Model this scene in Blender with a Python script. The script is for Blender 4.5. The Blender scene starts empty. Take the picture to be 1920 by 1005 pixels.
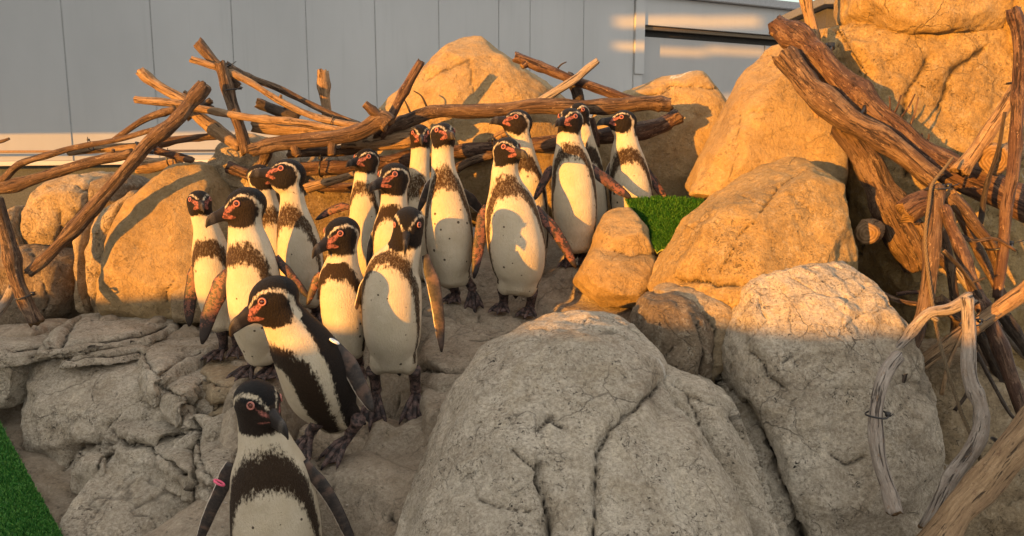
import bpy, bmesh, math, random
import numpy as np
from mathutils import Vector, Matrix

R = math.radians
rng = np.random.RandomState(7)
random.seed(7)
sc = bpy.context.scene
COL = sc.collection

# ------------------------------------------------------------------ camera
PITCH = R(9.0); F = 1500.0; CAMZ = 1.2
cam_d = bpy.data.cameras.new('camera'); cam = bpy.data.objects.new('camera', cam_d); COL.objects.link(cam)
cam.location = (0, 0, CAMZ); cam.rotation_euler = (R(90) - PITCH, 0, 0)
cam_d.sensor_width = 36; cam_d.lens = F / 1920 * 36; cam_d.clip_start = 0.05; cam_d.clip_end = 2000
sc.camera = cam
cp, sp = math.cos(PITCH), math.sin(PITCH)

# ------------------------------------------------------------------ light
SUN_AZ = R(42); SUN_EL = R(4.5)         # light travels towards +x (42 deg from +y), sun low behind the viewer's left shoulder
world = bpy.data.worlds.new('World'); sc.world = world; world.use_nodes = True
wn, wl = world.node_tree.nodes, world.node_tree.links
wn.clear()
wo = wn.new('ShaderNodeOutputWorld'); bg = wn.new('ShaderNodeBackground'); sky = wn.new('ShaderNodeTexSky')
sky.sky_type = 'NISHITA'; sky.sun_disc = False; sky.sun_elevation = SUN_EL
sky.sun_rotation = math.pi + SUN_AZ
sky.air_density = 1.0; sky.dust_density = 1.5; sky.ozone_density = 1.0
tc = wn.new('ShaderNodeTexCoord'); mp = wn.new('ShaderNodeMapping'); mp.inputs['Scale'].default_value = (1.2, 1.2, 6)
nz = wn.new('ShaderNodeTexNoise'); nz.inputs['Scale'].default_value = 3.0; nz.inputs['Detail'].default_value = 7
cr = wn.new('ShaderNodeValToRGB'); cr.color_ramp.elements[0].position = .30; cr.color_ramp.elements[1].position = .56
mx = wn.new('ShaderNodeMix'); mx.data_type = 'RGBA'
wl.new(tc.outputs['Generated'], mp.inputs['Vector']); wl.new(mp.outputs[0], nz.inputs['Vector']); wl.new(nz.outputs['Fac'], cr.inputs[0])
wl.new(cr.outputs[0], mx.inputs[0]); wl.new(sky.outputs[0], mx.inputs[6]); mx.inputs[7].default_value = (4.6, 4.3, 4.0, 1)
wl.new(mx.outputs[2], bg.inputs[0]); wl.new(bg.outputs[0], wo.inputs[0])
bg.inputs[1].default_value = 0.115
sd = bpy.data.lights.new('sun', 'SUN'); sun = bpy.data.objects.new('sun', sd); COL.objects.link(sun)
sd.energy = 4.6; sd.angle = R(0.6); sd.color = (1.0, 0.405, 0.045)
SD = Vector((math.sin(SUN_AZ) * math.cos(SUN_EL), math.cos(SUN_AZ) * math.cos(SUN_EL), -math.sin(SUN_EL)))
sun.rotation_euler = SD.to_track_quat('-Z', 'Y').to_euler()
sc.view_settings.view_transform = 'Standard'; sc.view_settings.look = 'None'
sc.view_settings.exposure = 1.55; sc.view_settings.gamma = 1.0

# ------------------------------------------------------------------ helpers
def ray(px, py):
    u = (px - 960) / F; v = (502.5 - py) / F
    return np.array([u, cp + v * sp, -sp + v * cp])
def P(px, py, Y):
    d = ray(px, py); t = Y / d[1]
    return np.array([d[0] * t, Y, CAMZ + d[2] * t])
def Z(px, py, z):
    d = ray(px, py); t = (z - CAMZ) / d[2]
    return np.array([d[0] * t, d[1] * t, z])
def proj(v):
    v = np.asarray(v, float); x = v[:, 0]; y = v[:, 1]; z = v[:, 2] - CAMZ
    dep = y * cp - z * sp; up = y * sp + z * cp
    return 960 + F * x / dep, 502.5 - F * up / dep
def pxm(Y): return Y / F

# gradient noise, vectorised
_perm = rng.permutation(512).astype(np.int64)
_grad = rng.normal(size=(512, 3)); _grad /= np.linalg.norm(_grad, axis=1)[:, None]
def noise(p):
    p = np.asarray(p, float); i = np.floor(p).astype(np.int64); f = p - i
    u = f * f * f * (f * (f * 6 - 15) + 10); out = np.zeros(len(p))
    for dx in (0, 1):
        wx = u[:, 0] if dx else 1 - u[:, 0]
        for dy in (0, 1):
            wy = u[:, 1] if dy else 1 - u[:, 1]
            for dz in (0, 1):
                wz = u[:, 2] if dz else 1 - u[:, 2]
                h = _perm[(_perm[(_perm[(i[:, 0] + dx) & 511] + i[:, 1] + dy) & 511] + i[:, 2] + dz) & 511]
                g = _grad[h]
                out += wx * wy * wz * (g[:, 0] * (f[:, 0] - dx) + g[:, 1] * (f[:, 1] - dy) + g[:, 2] * (f[:, 2] - dz))
    return out
def fbm(p, o=3, lac=2.1, gain=.5):
    a = 1; s = 0; p = np.asarray(p, float)
    for k in range(o):
        s = s + a * noise(p + 13.7 * k); p = p * lac; a *= gain
    return s

def mesh_obj(name, verts, faces, mats, parent=None, smooth=True, midx=None):
    me = bpy.data.meshes.new(name)
    me.from_pydata([tuple(map(float, v)) for v in verts], [], [tuple(f) for f in faces])
    for m in (mats if isinstance(mats, (list, tuple)) else [mats]): me.materials.append(m)
    if midx is not None: me.polygons.foreach_set('material_index', np.asarray(midx, dtype=np.int32))
    if smooth: me.polygons.foreach_set('use_smooth', np.ones(len(me.polygons), dtype=bool))
    me.update()
    return link(name, me, parent)
def link(name, me, parent=None):
    o = bpy.data.objects.new(name, me); COL.objects.link(o)
    if parent is not None:
        o.parent = parent
        o.matrix_parent_inverse = Matrix.Translation(parent.location).inverted() if parent.location.length else Matrix()
    return o
def empty(name, loc):
    o = bpy.data.objects.new(name, None); o.location = Vector(tuple(map(float, loc))); o.empty_display_size = .05
    COL.objects.link(o); return o
def tag(o, label=None, cat=None, group=None, kind=None):
    if label: o['label'] = label
    if cat: o['category'] = cat
    if group: o['group'] = group
    if kind: o['kind'] = kind
    return o
def get_v(me):
    a = np.empty(len(me.vertices) * 3, np.float32); me.vertices.foreach_get('co', a); return a.reshape(-1, 3).astype(float)
def set_v(me, v): me.vertices.foreach_set('co', np.asarray(v, np.float32).ravel()); me.update()
def get_n(me):
    a = np.empty(len(me.vertices) * 3, np.float32); me.vertices.foreach_get('normal', a); return a.reshape(-1, 3).astype(float)
def attr_f(me, name, d):
    a = me.attributes.new(name, 'FLOAT', 'POINT'); a.data.foreach_set('value', np.asarray(d, np.float32))
def attr_v(me, name, d):
    a = me.attributes.new(name, 'FLOAT_VECTOR', 'POINT'); a.data.foreach_set('vector', np.asarray(d, np.float32).ravel())
def lap(me, v, it, k=.5):
    e = np.empty(len(me.edges) * 2, np.int32); me.edges.foreach_get('vertices', e); e = e.reshape(-1, 2); n = len(v)
    a = np.concatenate([e[:, 0], e[:, 1]]); b = np.concatenate([e[:, 1], e[:, 0]])
    cnt = np.maximum(np.bincount(a, minlength=n), 1)
    for _ in range(it):
        m = np.stack([np.bincount(a, weights=v[b, c], minlength=n) for c in range(3)], 1) / cnt[:, None]
        v = v + k * (m - v)
    return v
def voxel(me, size):
    o = bpy.data.objects.new('tmp', me); COL.objects.link(o)
    m = o.modifiers.new('r', 'REMESH'); m.mode = 'VOXEL'; m.voxel_size = size; m.use_smooth_shade = True
    dg = bpy.context.evaluated_depsgraph_get(); dg.update()
    out = bpy.data.meshes.new_from_object(o.evaluated_get(dg))
    bpy.data.objects.remove(o); bpy.data.meshes.remove(me)
    out.materials.clear()
    return out
def hull_bm(bm, pts):
    vs = [bm.verts.new(tuple(map(float, p))) for p in pts]
    r = bmesh.ops.convex_hull(bm, input=vs)
    bad = list({g for g in r['geom_interior'] + r['geom_unused'] if isinstance(g, bmesh.types.BMVert)})
    if bad: bmesh.ops.delete(bm, geom=bad, context='VERTS')

# ------------------------------------------------------------------ node material helper
class NM:
    def __init__(s, name):
        s.m = bpy.data.materials.new(name); s.m.use_nodes = True
        s.n, s.l = s.m.node_tree.nodes, s.m.node_tree.links
        s.b = s.n['Principled BSDF']
    def N(s, t, ins=None, **kw):
        n = s.n.new(t)
        for k, v in kw.items(): setattr(n, k, v)
        for k, v in (ins or {}).items(): s.set(n.inputs[k], v)
        return n
    def set(s, inp, v):
        if isinstance(v, bpy.types.NodeSocket): s.l.new(v, inp)
        elif isinstance(v, (tuple, list)) and len(v) == 3 and inp.type == 'RGBA': inp.default_value = (*v, 1)
        else: inp.default_value = v
    def pos(s): return s.N('ShaderNodeNewGeometry').outputs['Position']
    def attr(s, name, out='Vector'): return s.N('ShaderNodeAttribute', attribute_name=name).outputs[out]
    def noise(s, vec, scale, detail=4, rough=.55, dist=0):
        return s.N('ShaderNodeTexNoise', {'Vector': vec, 'Scale': scale, 'Detail': detail, 'Roughness': rough, 'Distortion': dist}).outputs['Fac']
    def map(s, vec, scale=(1, 1, 1), loc=(0, 0, 0), rot=(0, 0, 0)):
        return s.N('ShaderNodeMapping', {'Vector': vec, 'Scale': scale, 'Location': loc, 'Rotation': rot}).outputs[0]
    def M(s, op, a, b=0.0, c=0.0, clamp=False):
        n = s.N('ShaderNodeMath', operation=op, use_clamp=clamp)
        s.set(n.inputs[0], a); s.set(n.inputs[1], b); s.set(n.inputs[2], c); return n.outputs[0]
    def rng(s, x, a, b, c=0.0, d=1.0, smooth=False):
        n = s.N('ShaderNodeMapRange', {'Value': x, 'From Min': a, 'From Max': b, 'To Min': c, 'To Max': d})
        if smooth: n.interpolation_type = 'SMOOTHSTEP'
        return n.outputs[0]
    def mix(s, f, a, b, mode='MIX'):
        n = s.N('ShaderNodeMix', data_type='RGBA', blend_type=mode); s.set(n.inputs[0], f); s.set(n.inputs[6], a); s.set(n.inputs[7], b); return n.outputs[2]
    def ramp(s, f, stops):
        n = s.N('ShaderNodeValToRGB'); s.set(n.inputs[0], f); e = n.color_ramp.elements
        while len(e) < len(stops): e.new(.5)
        for i, (p, c) in enumerate(stops): e[i].position = p; e[i].color = (*c, 1)
        return n.outputs[0]
    def bump(s, h, strength, dist, normal=None):
        n = s.N('ShaderNodeBump', {'Height': h, 'Strength': strength, 'Distance': dist})
        if normal is not None: s.l.new(normal, n.inputs['Normal'])
        return n.outputs[0]
    def out(s, col, rough=.8, normal=None, spec=.3, metal=0.0):
        s.set(s.b.inputs['Base Color'], col); s.set(s.b.inputs['Roughness'], rough); s.set(s.b.inputs['Specular IOR Level'], spec)
        s.set(s.b.inputs['Metallic'], metal)
        if normal is not None: s.l.new(normal, s.b.inputs['Normal'])
        return s.m

def rock_mat(name, c1, c2, c3, stain=.35, seed=0.0, crackle=.42, spk=1.0):
    m = NM(name); p = m.map(m.pos(), loc=(seed, seed * .7, -seed))
    big = m.noise(p, 3.2, 5, .6, .6); mid = m.noise(p, 14, 6, .65, .3); fine = m.noise(p, 110, 5, .75)
    grit = m.noise(p, 420, 3, .8)
    base = m.ramp(big, [(.28, c1), (.5, c2), (.72, c3)])
    base = m.mix(m.rng(mid, .35, .7, 0, .8), base, m.mix(.5, base, c3), 'MIX')
    base = m.mix(m.rng(fine, .36, .64, .5 - .5 * spk, .5 + .25 * spk), m.mix(1, base, (.68, .65, .61), 'MULTIPLY'), m.mix(1, base, (1.22, 1.2, 1.16), 'MULTIPLY'))
    base = m.mix(m.rng(m.noise(p, 55, 4, .8), .42, .6, .25, 0), base, m.mix(1, base, (.6, .56, .5), 'MULTIPLY'))
    base = m.mix(m.rng(m.noise(p, 30, 6, .85), .53, .66, 0, .5 * spk), base, (.66, .60, .47))
    blot = m.noise(p, 6.5, 5, .7, .8)
    base = m.mix(m.rng(blot, .50, .68, 0, .55), base, m.mix(1, base, (.66, .60, .50), 'MULTIPLY'))
    base = m.mix(m.rng(blot, .46, .30, 0, .5), base, m.mix(1, base, (1.25, 1.22, 1.14), 'MULTIPLY'))
    # fine network of hairline cracks, broken up
    wp = m.N('ShaderNodeMix', {0: .13, 4: p, 5: m.N('ShaderNodeTexNoise', {'Vector': p, 'Scale': 7.0, 'Detail': 6.0}).outputs['Color']}, data_type='VECTOR').outputs[1]
    v1 = m.N('ShaderNodeTexVoronoi', {'Vector': wp, 'Scale': 6.5}, feature='DISTANCE_TO_EDGE').outputs['Distance']
    v2 = m.N('ShaderNodeTexVoronoi', {'Vector': wp, 'Scale': 19.0}, feature='DISTANCE_TO_EDGE').outputs['Distance']
    k1 = m.M('MULTIPLY', m.rng(v1, .0, .013, 1, 0), m.rng(m.noise(p, 5, 3), .49, .60))
    k2 = m.M('MULTIPLY', m.rng(v2, .0, .03, 1, 0), m.rng(m.noise(p, 9, 3, .6), .56, .66))
    hair = m.M('MULTIPLY', m.M('MAXIMUM', k1, k2), crackle)
    # dark pits and lichen specks in clusters
    pit = m.M('MAXIMUM', m.M('MULTIPLY', m.rng(m.noise(p, 62, 4, .75, 1.6), .585, .635), m.rng(m.noise(p, 8, 4, .7), .50, .60)), m.M('MULTIPLY', m.rng(m.noise(p, 120, 3, .7, 1.2), .60, .66), m.rng(m.noise(p, 17, 3, .7), .48, .6)))
    dark = m.M('MAXIMUM', hair, m.M('MULTIPLY', pit, .9 * spk))
    crack = m.attr('crack', 'Fac')
    dark = m.M('MAXIMUM', dark, m.rng(crack, .15, .9, 0, .93), clamp=True)
    sp2 = m.M('MULTIPLY', m.rng(m.noise(p, 240, 2, .6), .60, .68), m.rng(m.noise(p, 22, 4, .7), .46, .6))
    base = m.mix(m.M('MULTIPLY', sp2, .7 * spk), base, (.07, .06, .048))
    base = m.mix(m.rng(m.noise(p, 26, 5, .75, .6), .54, .66, 0, .5), base, m.mix(1, base, (.55, .52, .48), 'MULTIPLY'))
    wash = m.M('MULTIPLY', m.rng(m.noise(m.map(p, (3, 3, 1.3)), 1.0, 7, .75, 1.4), .665, .69), m.rng(fine, .35, .6, .3, .9))
    base = m.mix(wash, base, (.74, .72, .66))
    col = m.mix(dark, base, (.022, .018, .014))
    # water-run stains with their own shape
    st = m.noise(m.map(p, (9, 9, 1.6)), 1.0, 5, .6)
    col = m.mix(m.rng(st, .52, .75, 0, stain), col, (.13, .10, .07))
    h = m.M('ADD', m.M('MULTIPLY', mid, .55), m.M('ADD', m.M('MULTIPLY', fine, .30), m.M('MULTIPLY', grit, .10)))
    h = m.M('SUBTRACT', h, m.M('MULTIPLY', dark, .35))
    nb = m.bump(h, 1.0, .022 + .02 * spk)
    return m.out(col, m.rng(fine, .3, .7, .72, .95), nb, .25)

ROCK = rock_mat('sandstone_rock', (.30, .235, .145), (.42, .34, .225), (.53, .45, .325), .3, 0, spk=.8)
ROCK_G = rock_mat('grey_rock', (.39, .345, .275), (.55, .50, .415), (.69, .65, .56), .28, 4.1)
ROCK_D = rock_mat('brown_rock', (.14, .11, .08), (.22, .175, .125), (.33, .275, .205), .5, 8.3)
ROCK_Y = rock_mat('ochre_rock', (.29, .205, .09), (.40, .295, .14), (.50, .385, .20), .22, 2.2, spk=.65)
ROCK_S = rock_mat('smooth_tan_rock', (.31, .225, .115), (.39, .295, .16), (.45, .355, .21), .18, 6.2, .2, spk=.35)
ROCK_F = rock_mat('floor_rock', (.29, .235, .175), (.41, .35, .275), (.54, .48, .39), .4, 11.0, .35, spk=.6)

def wood_mat(name, c1, c2, c3, patch, rough=.8, peel=.5):
    m = NM(name); b = m.attr('bark'); oi = m.N('ShaderNodeObjectInfo').outputs['Random']
    off = m.N('ShaderNodeVectorMath', {0: b, 1: m.N('ShaderNodeCombineXYZ', {'X': m.M('MULTIPLY', oi, 9), 'Y': m.M('MULTIPLY', oi, 5), 'Z': m.M('MULTIPLY', oi, 7)}).outputs[0]}, operation='ADD').outputs[0]
    streak = m.noise(m.map(off, (1, 1, .10)), 150, 5, .7, .4)
    pat = m.noise(m.map(off, (1, 1, .3)), 28, 5, .7, .5)
    ringn = m.noise(m.map(off, (.25, .25, 1)), 60, 3, .6)
    fine = m.noise(m.map(off, (1, 1, .25)), 420, 3, .7)
    col = m.ramp(streak, [(.3, c1), (.5, c2), (.7, c3)])
    col = m.mix(m.rng(pat, .5, .56 , 0, peel, True), col, patch)
    col = m.mix(m.rng(ringn, .58, .68, 0, .55), col, c1)
    col = m.mix(m.rng(fine, .35, .65, .25, 0), col, (.03, .02, .014))
    col = m.mix(m.M('MULTIPLY', oi, .35), col, c2)
    crk = m.rng(m.noise(m.map(off, (1, 1, .05)), 95, 4, .8, .3), .44, .40)
    col = m.mix(m.M('MULTIPLY', crk, .8), col, (.018, .011, .008))
    lite = m.M('MULTIPLY', m.rng(m.noise(m.map(off, (1, 1, .5)), 75, 4, .8), .60, .66), .8)
    col = m.mix(lite, col, patch)
    h = m.M('SUBTRACT', m.M('ADD', m.M('MULTIPLY', streak, .7), m.M('ADD', m.M('MULTIPLY', pat, .45), m.M('MULTIPLY', fine, .2))), m.M('MULTIPLY', crk, .5))
    return m.out(col, rough, m.bump(h, 1.0, .012), .3)
W_BARK = wood_mat('brown_bark', (.04, .024, .015), (.10, .06, .036), (.18, .115, .072), (.30, .21, .13), .75, .45)
W_RED = wood_mat('reddish_bark', (.035, .019, .014), (.08, .041, .027), (.145, .082, .054), (.30, .20, .13), .6, .4)
W_PALE = wood_mat('stripped_wood', (.17, .10, .05), (.33, .22, .12), (.46, .33, .20), (.16, .09, .05), .75, .35)
W_GREY = wood_mat('weathered_wood', (.16, .13, .105), (.32, .28, .24), (.50, .46, .41), (.24, .16, .10), .85, .25)
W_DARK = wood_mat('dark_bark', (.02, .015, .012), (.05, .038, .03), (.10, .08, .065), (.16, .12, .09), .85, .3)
def simple(name, c, rough=.6, spec=.4, bump=0, scale=60, metal=0.0, var=.25):
    m = NM(name); p = m.pos(); n = m.noise(p, scale, 5, .6)
    col = m.mix(m.rng(n, .3, .7), tuple(x * (1 - var) for x in c), tuple(min(1, x * (1 + var)) for x in c))
    return m.out(col, rough, m.bump(n, .5, bump) if bump else None, spec, metal)
m = NM('cut_wood_end'); b_ = m.attr('bark'); sx = m.N('ShaderNodeSeparateXYZ', {0: b_}); rr_ = m.M('SQRT', m.M('ADD', m.M('MULTIPLY', sx.outputs[0], sx.outputs[0]), m.M('MULTIPLY', sx.outputs[1], sx.outputs[1])))
nn_ = m.noise(b_, 120, 4, .7); ring_ = m.rng(m.M('SINE', m.M('ADD', m.M('MULTIPLY', rr_, 620), m.M('MULTIPLY', nn_, 5))), -1, 1)
END = m.out(m.mix(m.M('MULTIPLY', m.M('ADD', ring_, nn_), .5), (.10, .06, .03), (.27, .18, .10)), .85, m.bump(ring_, .5, .003), .2)
BLACK = simple('black_plastic', (.012, .012, .013), .35, .5)
ROPE = simple('rope_fibre', (.13, .10, .065), .9, .1, .002, 500, 0, .4)

# ------------------------------------------------------------------ rocks
def carve(me, v, n, cracks):
    ck = np.zeros(len(v))
    if cracks:
        px, py = proj(v)
        vis = (n * (v - np.array([0, 0, CAMZ]))).sum(1) < 0.02
        w = noise(v * 12) * 8 + noise(v * 45) * 2.5
        w2 = noise(v * 12 + 50) * 8 + noise(v * 45 + 9) * 2.5
        qx, qy = px + w, py + w2
        for poly, wid, dep in cracks:
            wid *= .62; dep *= .72
            d = np.full(len(v), 1e9)
            for (x0, y0), (x1, y1) in zip(poly[:-1], poly[1:]):
                L = (x1 - x0) ** 2 + (y1 - y0) ** 2 + 1e-9
                t = np.clip(((qx - x0) * (x1 - x0) + (qy - y0) * (y1 - y0)) / L, 0, 1)
                d = np.minimum(d, np.hypot(qx - x0 - t * (x1 - x0), qy - y0 - t * (y1 - y0)))
            g = np.exp(-(d / wid) ** 2) * vis
            v = v - n * (g * dep + np.exp(-(d / (wid * 3.5)) ** 2) * vis * dep * .45)[:, None]
            ck = np.maximum(ck, np.exp(-(d / (wid * .5)) ** 2) * vis * min(1, .35 + dep * 55))
    return v, ck
NROCK = [0]
def rock(label, outlines, mat, vox=.011, smooth=10, amp=.016, cracks=None, name='boulder', parent=None, cat='rock', group=None, rough=1.0):
    """outlines: list of dict(o=[(px,py[,Y])], Y, bulge, back, lean, pts)"""
    bm = bmesh.new(); NROCK[0] += 1; sd_ = NROCK[0] * 3.3
    for s in outlines:
        o = s['o']; Y = s.get('Y', 2.5); bul = s.get('bulge', .2); back = s.get('back', .3); lean = s.get('lean', 0)
        y0 = min(q[1] for q in o)
        w = np.array([P(q[0], q[1], (q[2] if len(q) > 2 else Y) - lean * (q[1] - y0)) for q in o])
        c = w.mean(0); pts = list(w)
        def layer(k, dy):
            for q in w:
                r = c + (q - c) * k; r = r * 1.0; r[1] = q[1] * .5 + r[1] * .5 + dy; pts.append(r)
        f1, f2 = s.get('f', (.80, .45))
        layer(f1, -bul * .66); layer(f2, -bul)
        layer(.93, back * .5); layer(.65, back)
        if s.get('base') is not None:
            for q in w: pts.append(np.array([q[0], q[1] + .0, s['base']])); pts.append(np.array([q[0], q[1] + back * .7, s['base']]))
        for q in s.get('pts', []): pts.append(P(*q))
        hull_bm(bm, pts)
    me = bpy.data.meshes.new(name); bm.to_mesh(me); bm.free()
    me = voxel(me, vox); v = get_v(me); v = lap(me, v, smooth, .6); set_v(me, v); n = get_n(me)
    rs_ = np.random.RandomState(NROCK[0]); ext = np.ptp(v, axis=0).min()
    for _ in range(16):
        pn = rs_.normal(size=3) * [1, .8, .9]; pn[1] = -abs(pn[1]); pn /= np.linalg.norm(pn); dt = v @ pn
        cut = rs_.uniform(.03, .085) * min(ext, .5) * rough; ex = np.clip(dt - (dt.max() - cut), 0, None); v = v - pn * (ex * .8)[:, None]
    set_v(me, v); n = get_n(me)
    q = v + sd_
    a = fbm(q * 3.1, 3) * amp * 1.9 * rough
    rid = 1 - np.abs(fbm(q * 6.5 + 40, 3)) * 2.4
    a += (np.clip(rid, 0, 1) - .7) * amp * .55 * rough
    a += fbm(q * 17 + 9, 3) * amp * .42 + fbm(q * 46 + 3, 3) * amp * .17
    pits = np.clip(noise(q * 34 + 5) - .28, 0, 1) * np.clip(noise(q * 6 + 8) * 4 + .6, 0, 1); a -= pits * amp * 1.1
    blocky = np.clip(noise(q * 5 + 70) * 3, -1, 1) * amp * .35 * rough
    v = v + n * (a + blocky)[:, None]
    set_v(me, v); n = get_n(me); v, ck = carve(me, v, n, cracks)
    # small natural crevices
    cv = np.clip(1 - np.abs(fbm(q * 4.2 + 91, 3)) * 26, 0, 1) * np.clip(noise(q * 2.3 + 33) * 4 - .3, 0, 1)
    v = v - n * (cv * amp * .45)[:, None]
    ck = np.maximum(ck, cv * .5)
    set_v(me, v); attr_f(me, 'crack', ck); me.materials.append(mat)
    me.polygons.foreach_set('use_smooth', np.ones(len(me.polygons), dtype=bool))
    o = link(name, me, parent)
    if parent is None: tag(o, label, cat, group)
    return o

JOINTS = [([(84, 646), (160, 637), (262, 627), (314, 606)], 7, .025), ([(138, 665), (200, 659), (262, 653), (290, 702), (330, 742), (350, 760)], 7, .025),
          ([(60, 668), (138, 665)], 6, .015), ([(190, 832), (213, 824), (283, 837), (310, 820), (362, 800), (347, 768)], 8, .035), ([(124, 877), (146, 846), (190, 832)], 7, .025),
          ([(283, 840), (318, 870), (354, 905), (398, 925)], 7, .025), ([(363, 790), (368, 850), (398, 919)], 7, .025), ([(350, 750), (400, 766), (445, 746)], 7, .028), ([(297, 712), (322, 684), (346, 664), (380, 655)], 6, .02),
          ([(110, 640), (150, 590)], 6, .02), ([(177, 888), (204, 846)], 6, .02), ([(372, 715), (440, 716), (480, 700)], 6, .02), ([(434, 786), (446, 850), (436, 900)], 6, .02),
          ([(221, 776), (205, 800), (213, 824)], 5, .012), ([(716, 758), (770, 757)], 6, .02), ([(786, 692), (862, 692)], 7, .025), ([(620, 890), (690, 925), (740, 975)], 6, .018), ([(560, 820), (610, 880), (640, 960)], 5, .014),
          ([(900, 634), (990, 630), (1080, 604)], 4, .010), ([(1040, 545), (1080, 556)], 3, .006), ([(20, 652), (84, 646)], 6, .02)]
# terrain under everything: terraced heights through the footholds
HP = [Z(60, 900, .155), Z(100, 990, .09), Z(0, 800, .23), Z(30, 860, .185), Z(180, 930, .12), Z(-60, 850, .19), Z(-60, 950, .11), Z(60, 950, .12), Z(-150, 800, .22), Z(-300, 900, .16), Z(300, 980, .03),
      Z(350, 702, .30), Z(346, 790, .2), Z(282, 838, .17), Z(402, 850, .13), Z(455, 765, .23), Z(265, 660, .38), Z(440, 900, .04), Z(205, 845, .15), Z(365, 735, .28), Z(150, 650, .42), Z(60, 640, .42),
      P(100, 600, 3.05), P(300, 590, 3.0), P(350, 600, 3.0), np.array([-.9, 3.5, .5]), np.array([-1.8, 3.5, .5]), np.array([-1.3, 3.2, .52]), P(560, 1100, 1.9),
      np.array([-.5, 1.6, .0]), np.array([.4, 1.4, .0]), np.array([-1.5, 1.5, .05]), np.array([1.4, 1.4, .1]),
      P(990, 594, 2.75), P(941, 586, 2.75), P(1060, 570, 2.8), P(900, 640, 2.62), P(1000, 630, 2.62), P(850, 600, 2.72), P(830, 680, 2.5), P(850, 568, 2.82),
      P(707, 790, 2.27), P(781, 788, 2.27), P(740, 860, 2.15), Z(700, 990, .02), Z(640, 980, .0), Z(780, 960, .0), P(830, 760, 2.3), P(577, 860, 2.05), P(623, 868, 2.07), P(690, 860, 2.08),
      P(412, 680, 2.75), P(445, 672, 2.7), P(350, 620, 2.95), P(500, 700, 2.45), P(560, 640, 2.8), P(1069, 498, 2.95), P(1190, 470, 3.1), P(1020, 520, 2.95),
      P(650, 560, 3.0), P(750, 520, 3.05), P(900, 490, 3.15), P(1050, 445, 3.3), P(1000, 440, 3.35), P(1100, 440, 3.3), P(1160, 430, 3.35), P(880, 455, 3.3), np.array([.3, 3.6, .75]), np.array([-.3, 3.6, .75]), np.array([.7, 3.5, .75]), P(200, 590, 3.0), P(60, 610, 2.9), P(0, 620, 2.9), Z(200, 700, .34),
      Z(150, 740, .26), np.array([-3, 3.5, .3]), np.array([-3, 5, .3]), np.array([0, 5, .35]), np.array([3, 5, .4]), np.array([2.5, 3, .4]), np.array([1.7, 2.7, .2]), np.array([.3, 1.8, -.15]), np.array([.7, 1.8, -.15]), np.array([1.1, 1.9, -.15]), np.array([.8, 1.5, -.15]), np.array([.45, 2.15, -.1]), np.array([.7, 2.2, 0]), np.array([1.1, 2.3, .0]), np.array([1.5, 2.0, -.1])]
HP = np.array(HP)
def hgt(x, y):
    x = np.asarray(x, float); y = np.asarray(y, float)
    nx = x + .05 * noise(np.stack([x * 3, y * 3, x * 0], -1).reshape(-1, 3)).reshape(x.shape)
    d2 = (nx[..., None] - HP[:, 0]) ** 2 + (y[..., None] - HP[:, 1]) ** 2 + 4e-4
    w = d2 ** -2.3
    return (w * HP[:, 2]).sum(-1) / w.sum(-1)
def terrain():
    xs = np.arange(-2.6, 2.4, .012); ys = np.arange(1.3, 4.3, .012)
    X, Yg = np.meshgrid(xs, ys); H = hgt(X, Yg); q = np.stack([X, Yg, H], -1).reshape(-1, 3)
    n = fbm(q * [4, 4, 4], 4) * .016 + fbm(q * [9, 22, 9], 3) * .004 + fbm(q * 40, 3) * .0022
    cv = np.clip(1 - np.abs(fbm(q * 2.3 + 21, 3)) * 28, 0, 1) * np.clip(noise(q * 1.7 + 3) * 5 + .8, 0, 1)
    flat = np.clip((q[:, 2] - .10) / .08, .12, 1)
    q[:, 2] += (n - cv * .018) * flat - .004
    ny, nx = X.shape; idx = np.arange(nx * ny).reshape(ny, nx)
    fc = np.stack([idx[:-1, :-1], idx[:-1, 1:], idx[1:, 1:], idx[1:, :-1]], -1).reshape(-1, 4)
    o = mesh_obj('ground', q, fc.tolist(), ROCK_F); qq, ck = carve(o.data, q, get_n(o.data), JOINTS); set_v(o.data, qq); attr_f(o.data, 'crack', np.maximum(cv * .7 * flat, ck)); tag(o, kind='structure')
    # loose grit and pebbles lying on it
    r2 = np.random.RandomState(5); ok = np.where((np.abs(q[:, 0]) < 1.4) & (q[:, 1] > 1.7) & (q[:, 1] < 3.2))[0]; V = []; Fc = []
    octv = np.array([(1, 0, 0), (0, 1, 0), (-1, 0, 0), (0, -1, 0), (0, 0, 1), (0, 0, -1)], float); of = [(0, 1, 4), (1, 2, 4), (2, 3, 4), (3, 0, 4), (1, 0, 5), (2, 1, 5), (3, 2, 5), (0, 3, 5)]
    for i in r2.choice(ok, 700):
        sz = r2.uniform(.0018, .0045) * (2 if r2.rand() > .95 else 1); j = len(V); t = r2.rand() * 6
        rot = np.array([[math.cos(t), -math.sin(t), 0], [math.sin(t), math.cos(t), 0], [0, 0, 1]])
        V += list((octv * (sz * r2.uniform(.6, 1.2, (6, 1)) * [1.2, 1, .6])) @ rot + q[i]); Fc += [tuple(j + x for x in f) for f in of]
    g = mesh_obj('gravel', V, Fc, simple('grit', (.30, .26, .21), .9, .2, 0, 200, 0, .5), smooth=False); g['kind'] = 'stuff'
terrain()
s = 400
o = mesh_obj('ground', [(-s, -s, -.05), (s, -s, -.05), (s, s, -.05), (-s, s, -.05)], [(0, 1, 2, 3)], simple('yard_asphalt', (.16, .15, .14), .9, .2, .01, 8), smooth=False); tag(o, kind='structure')

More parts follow.
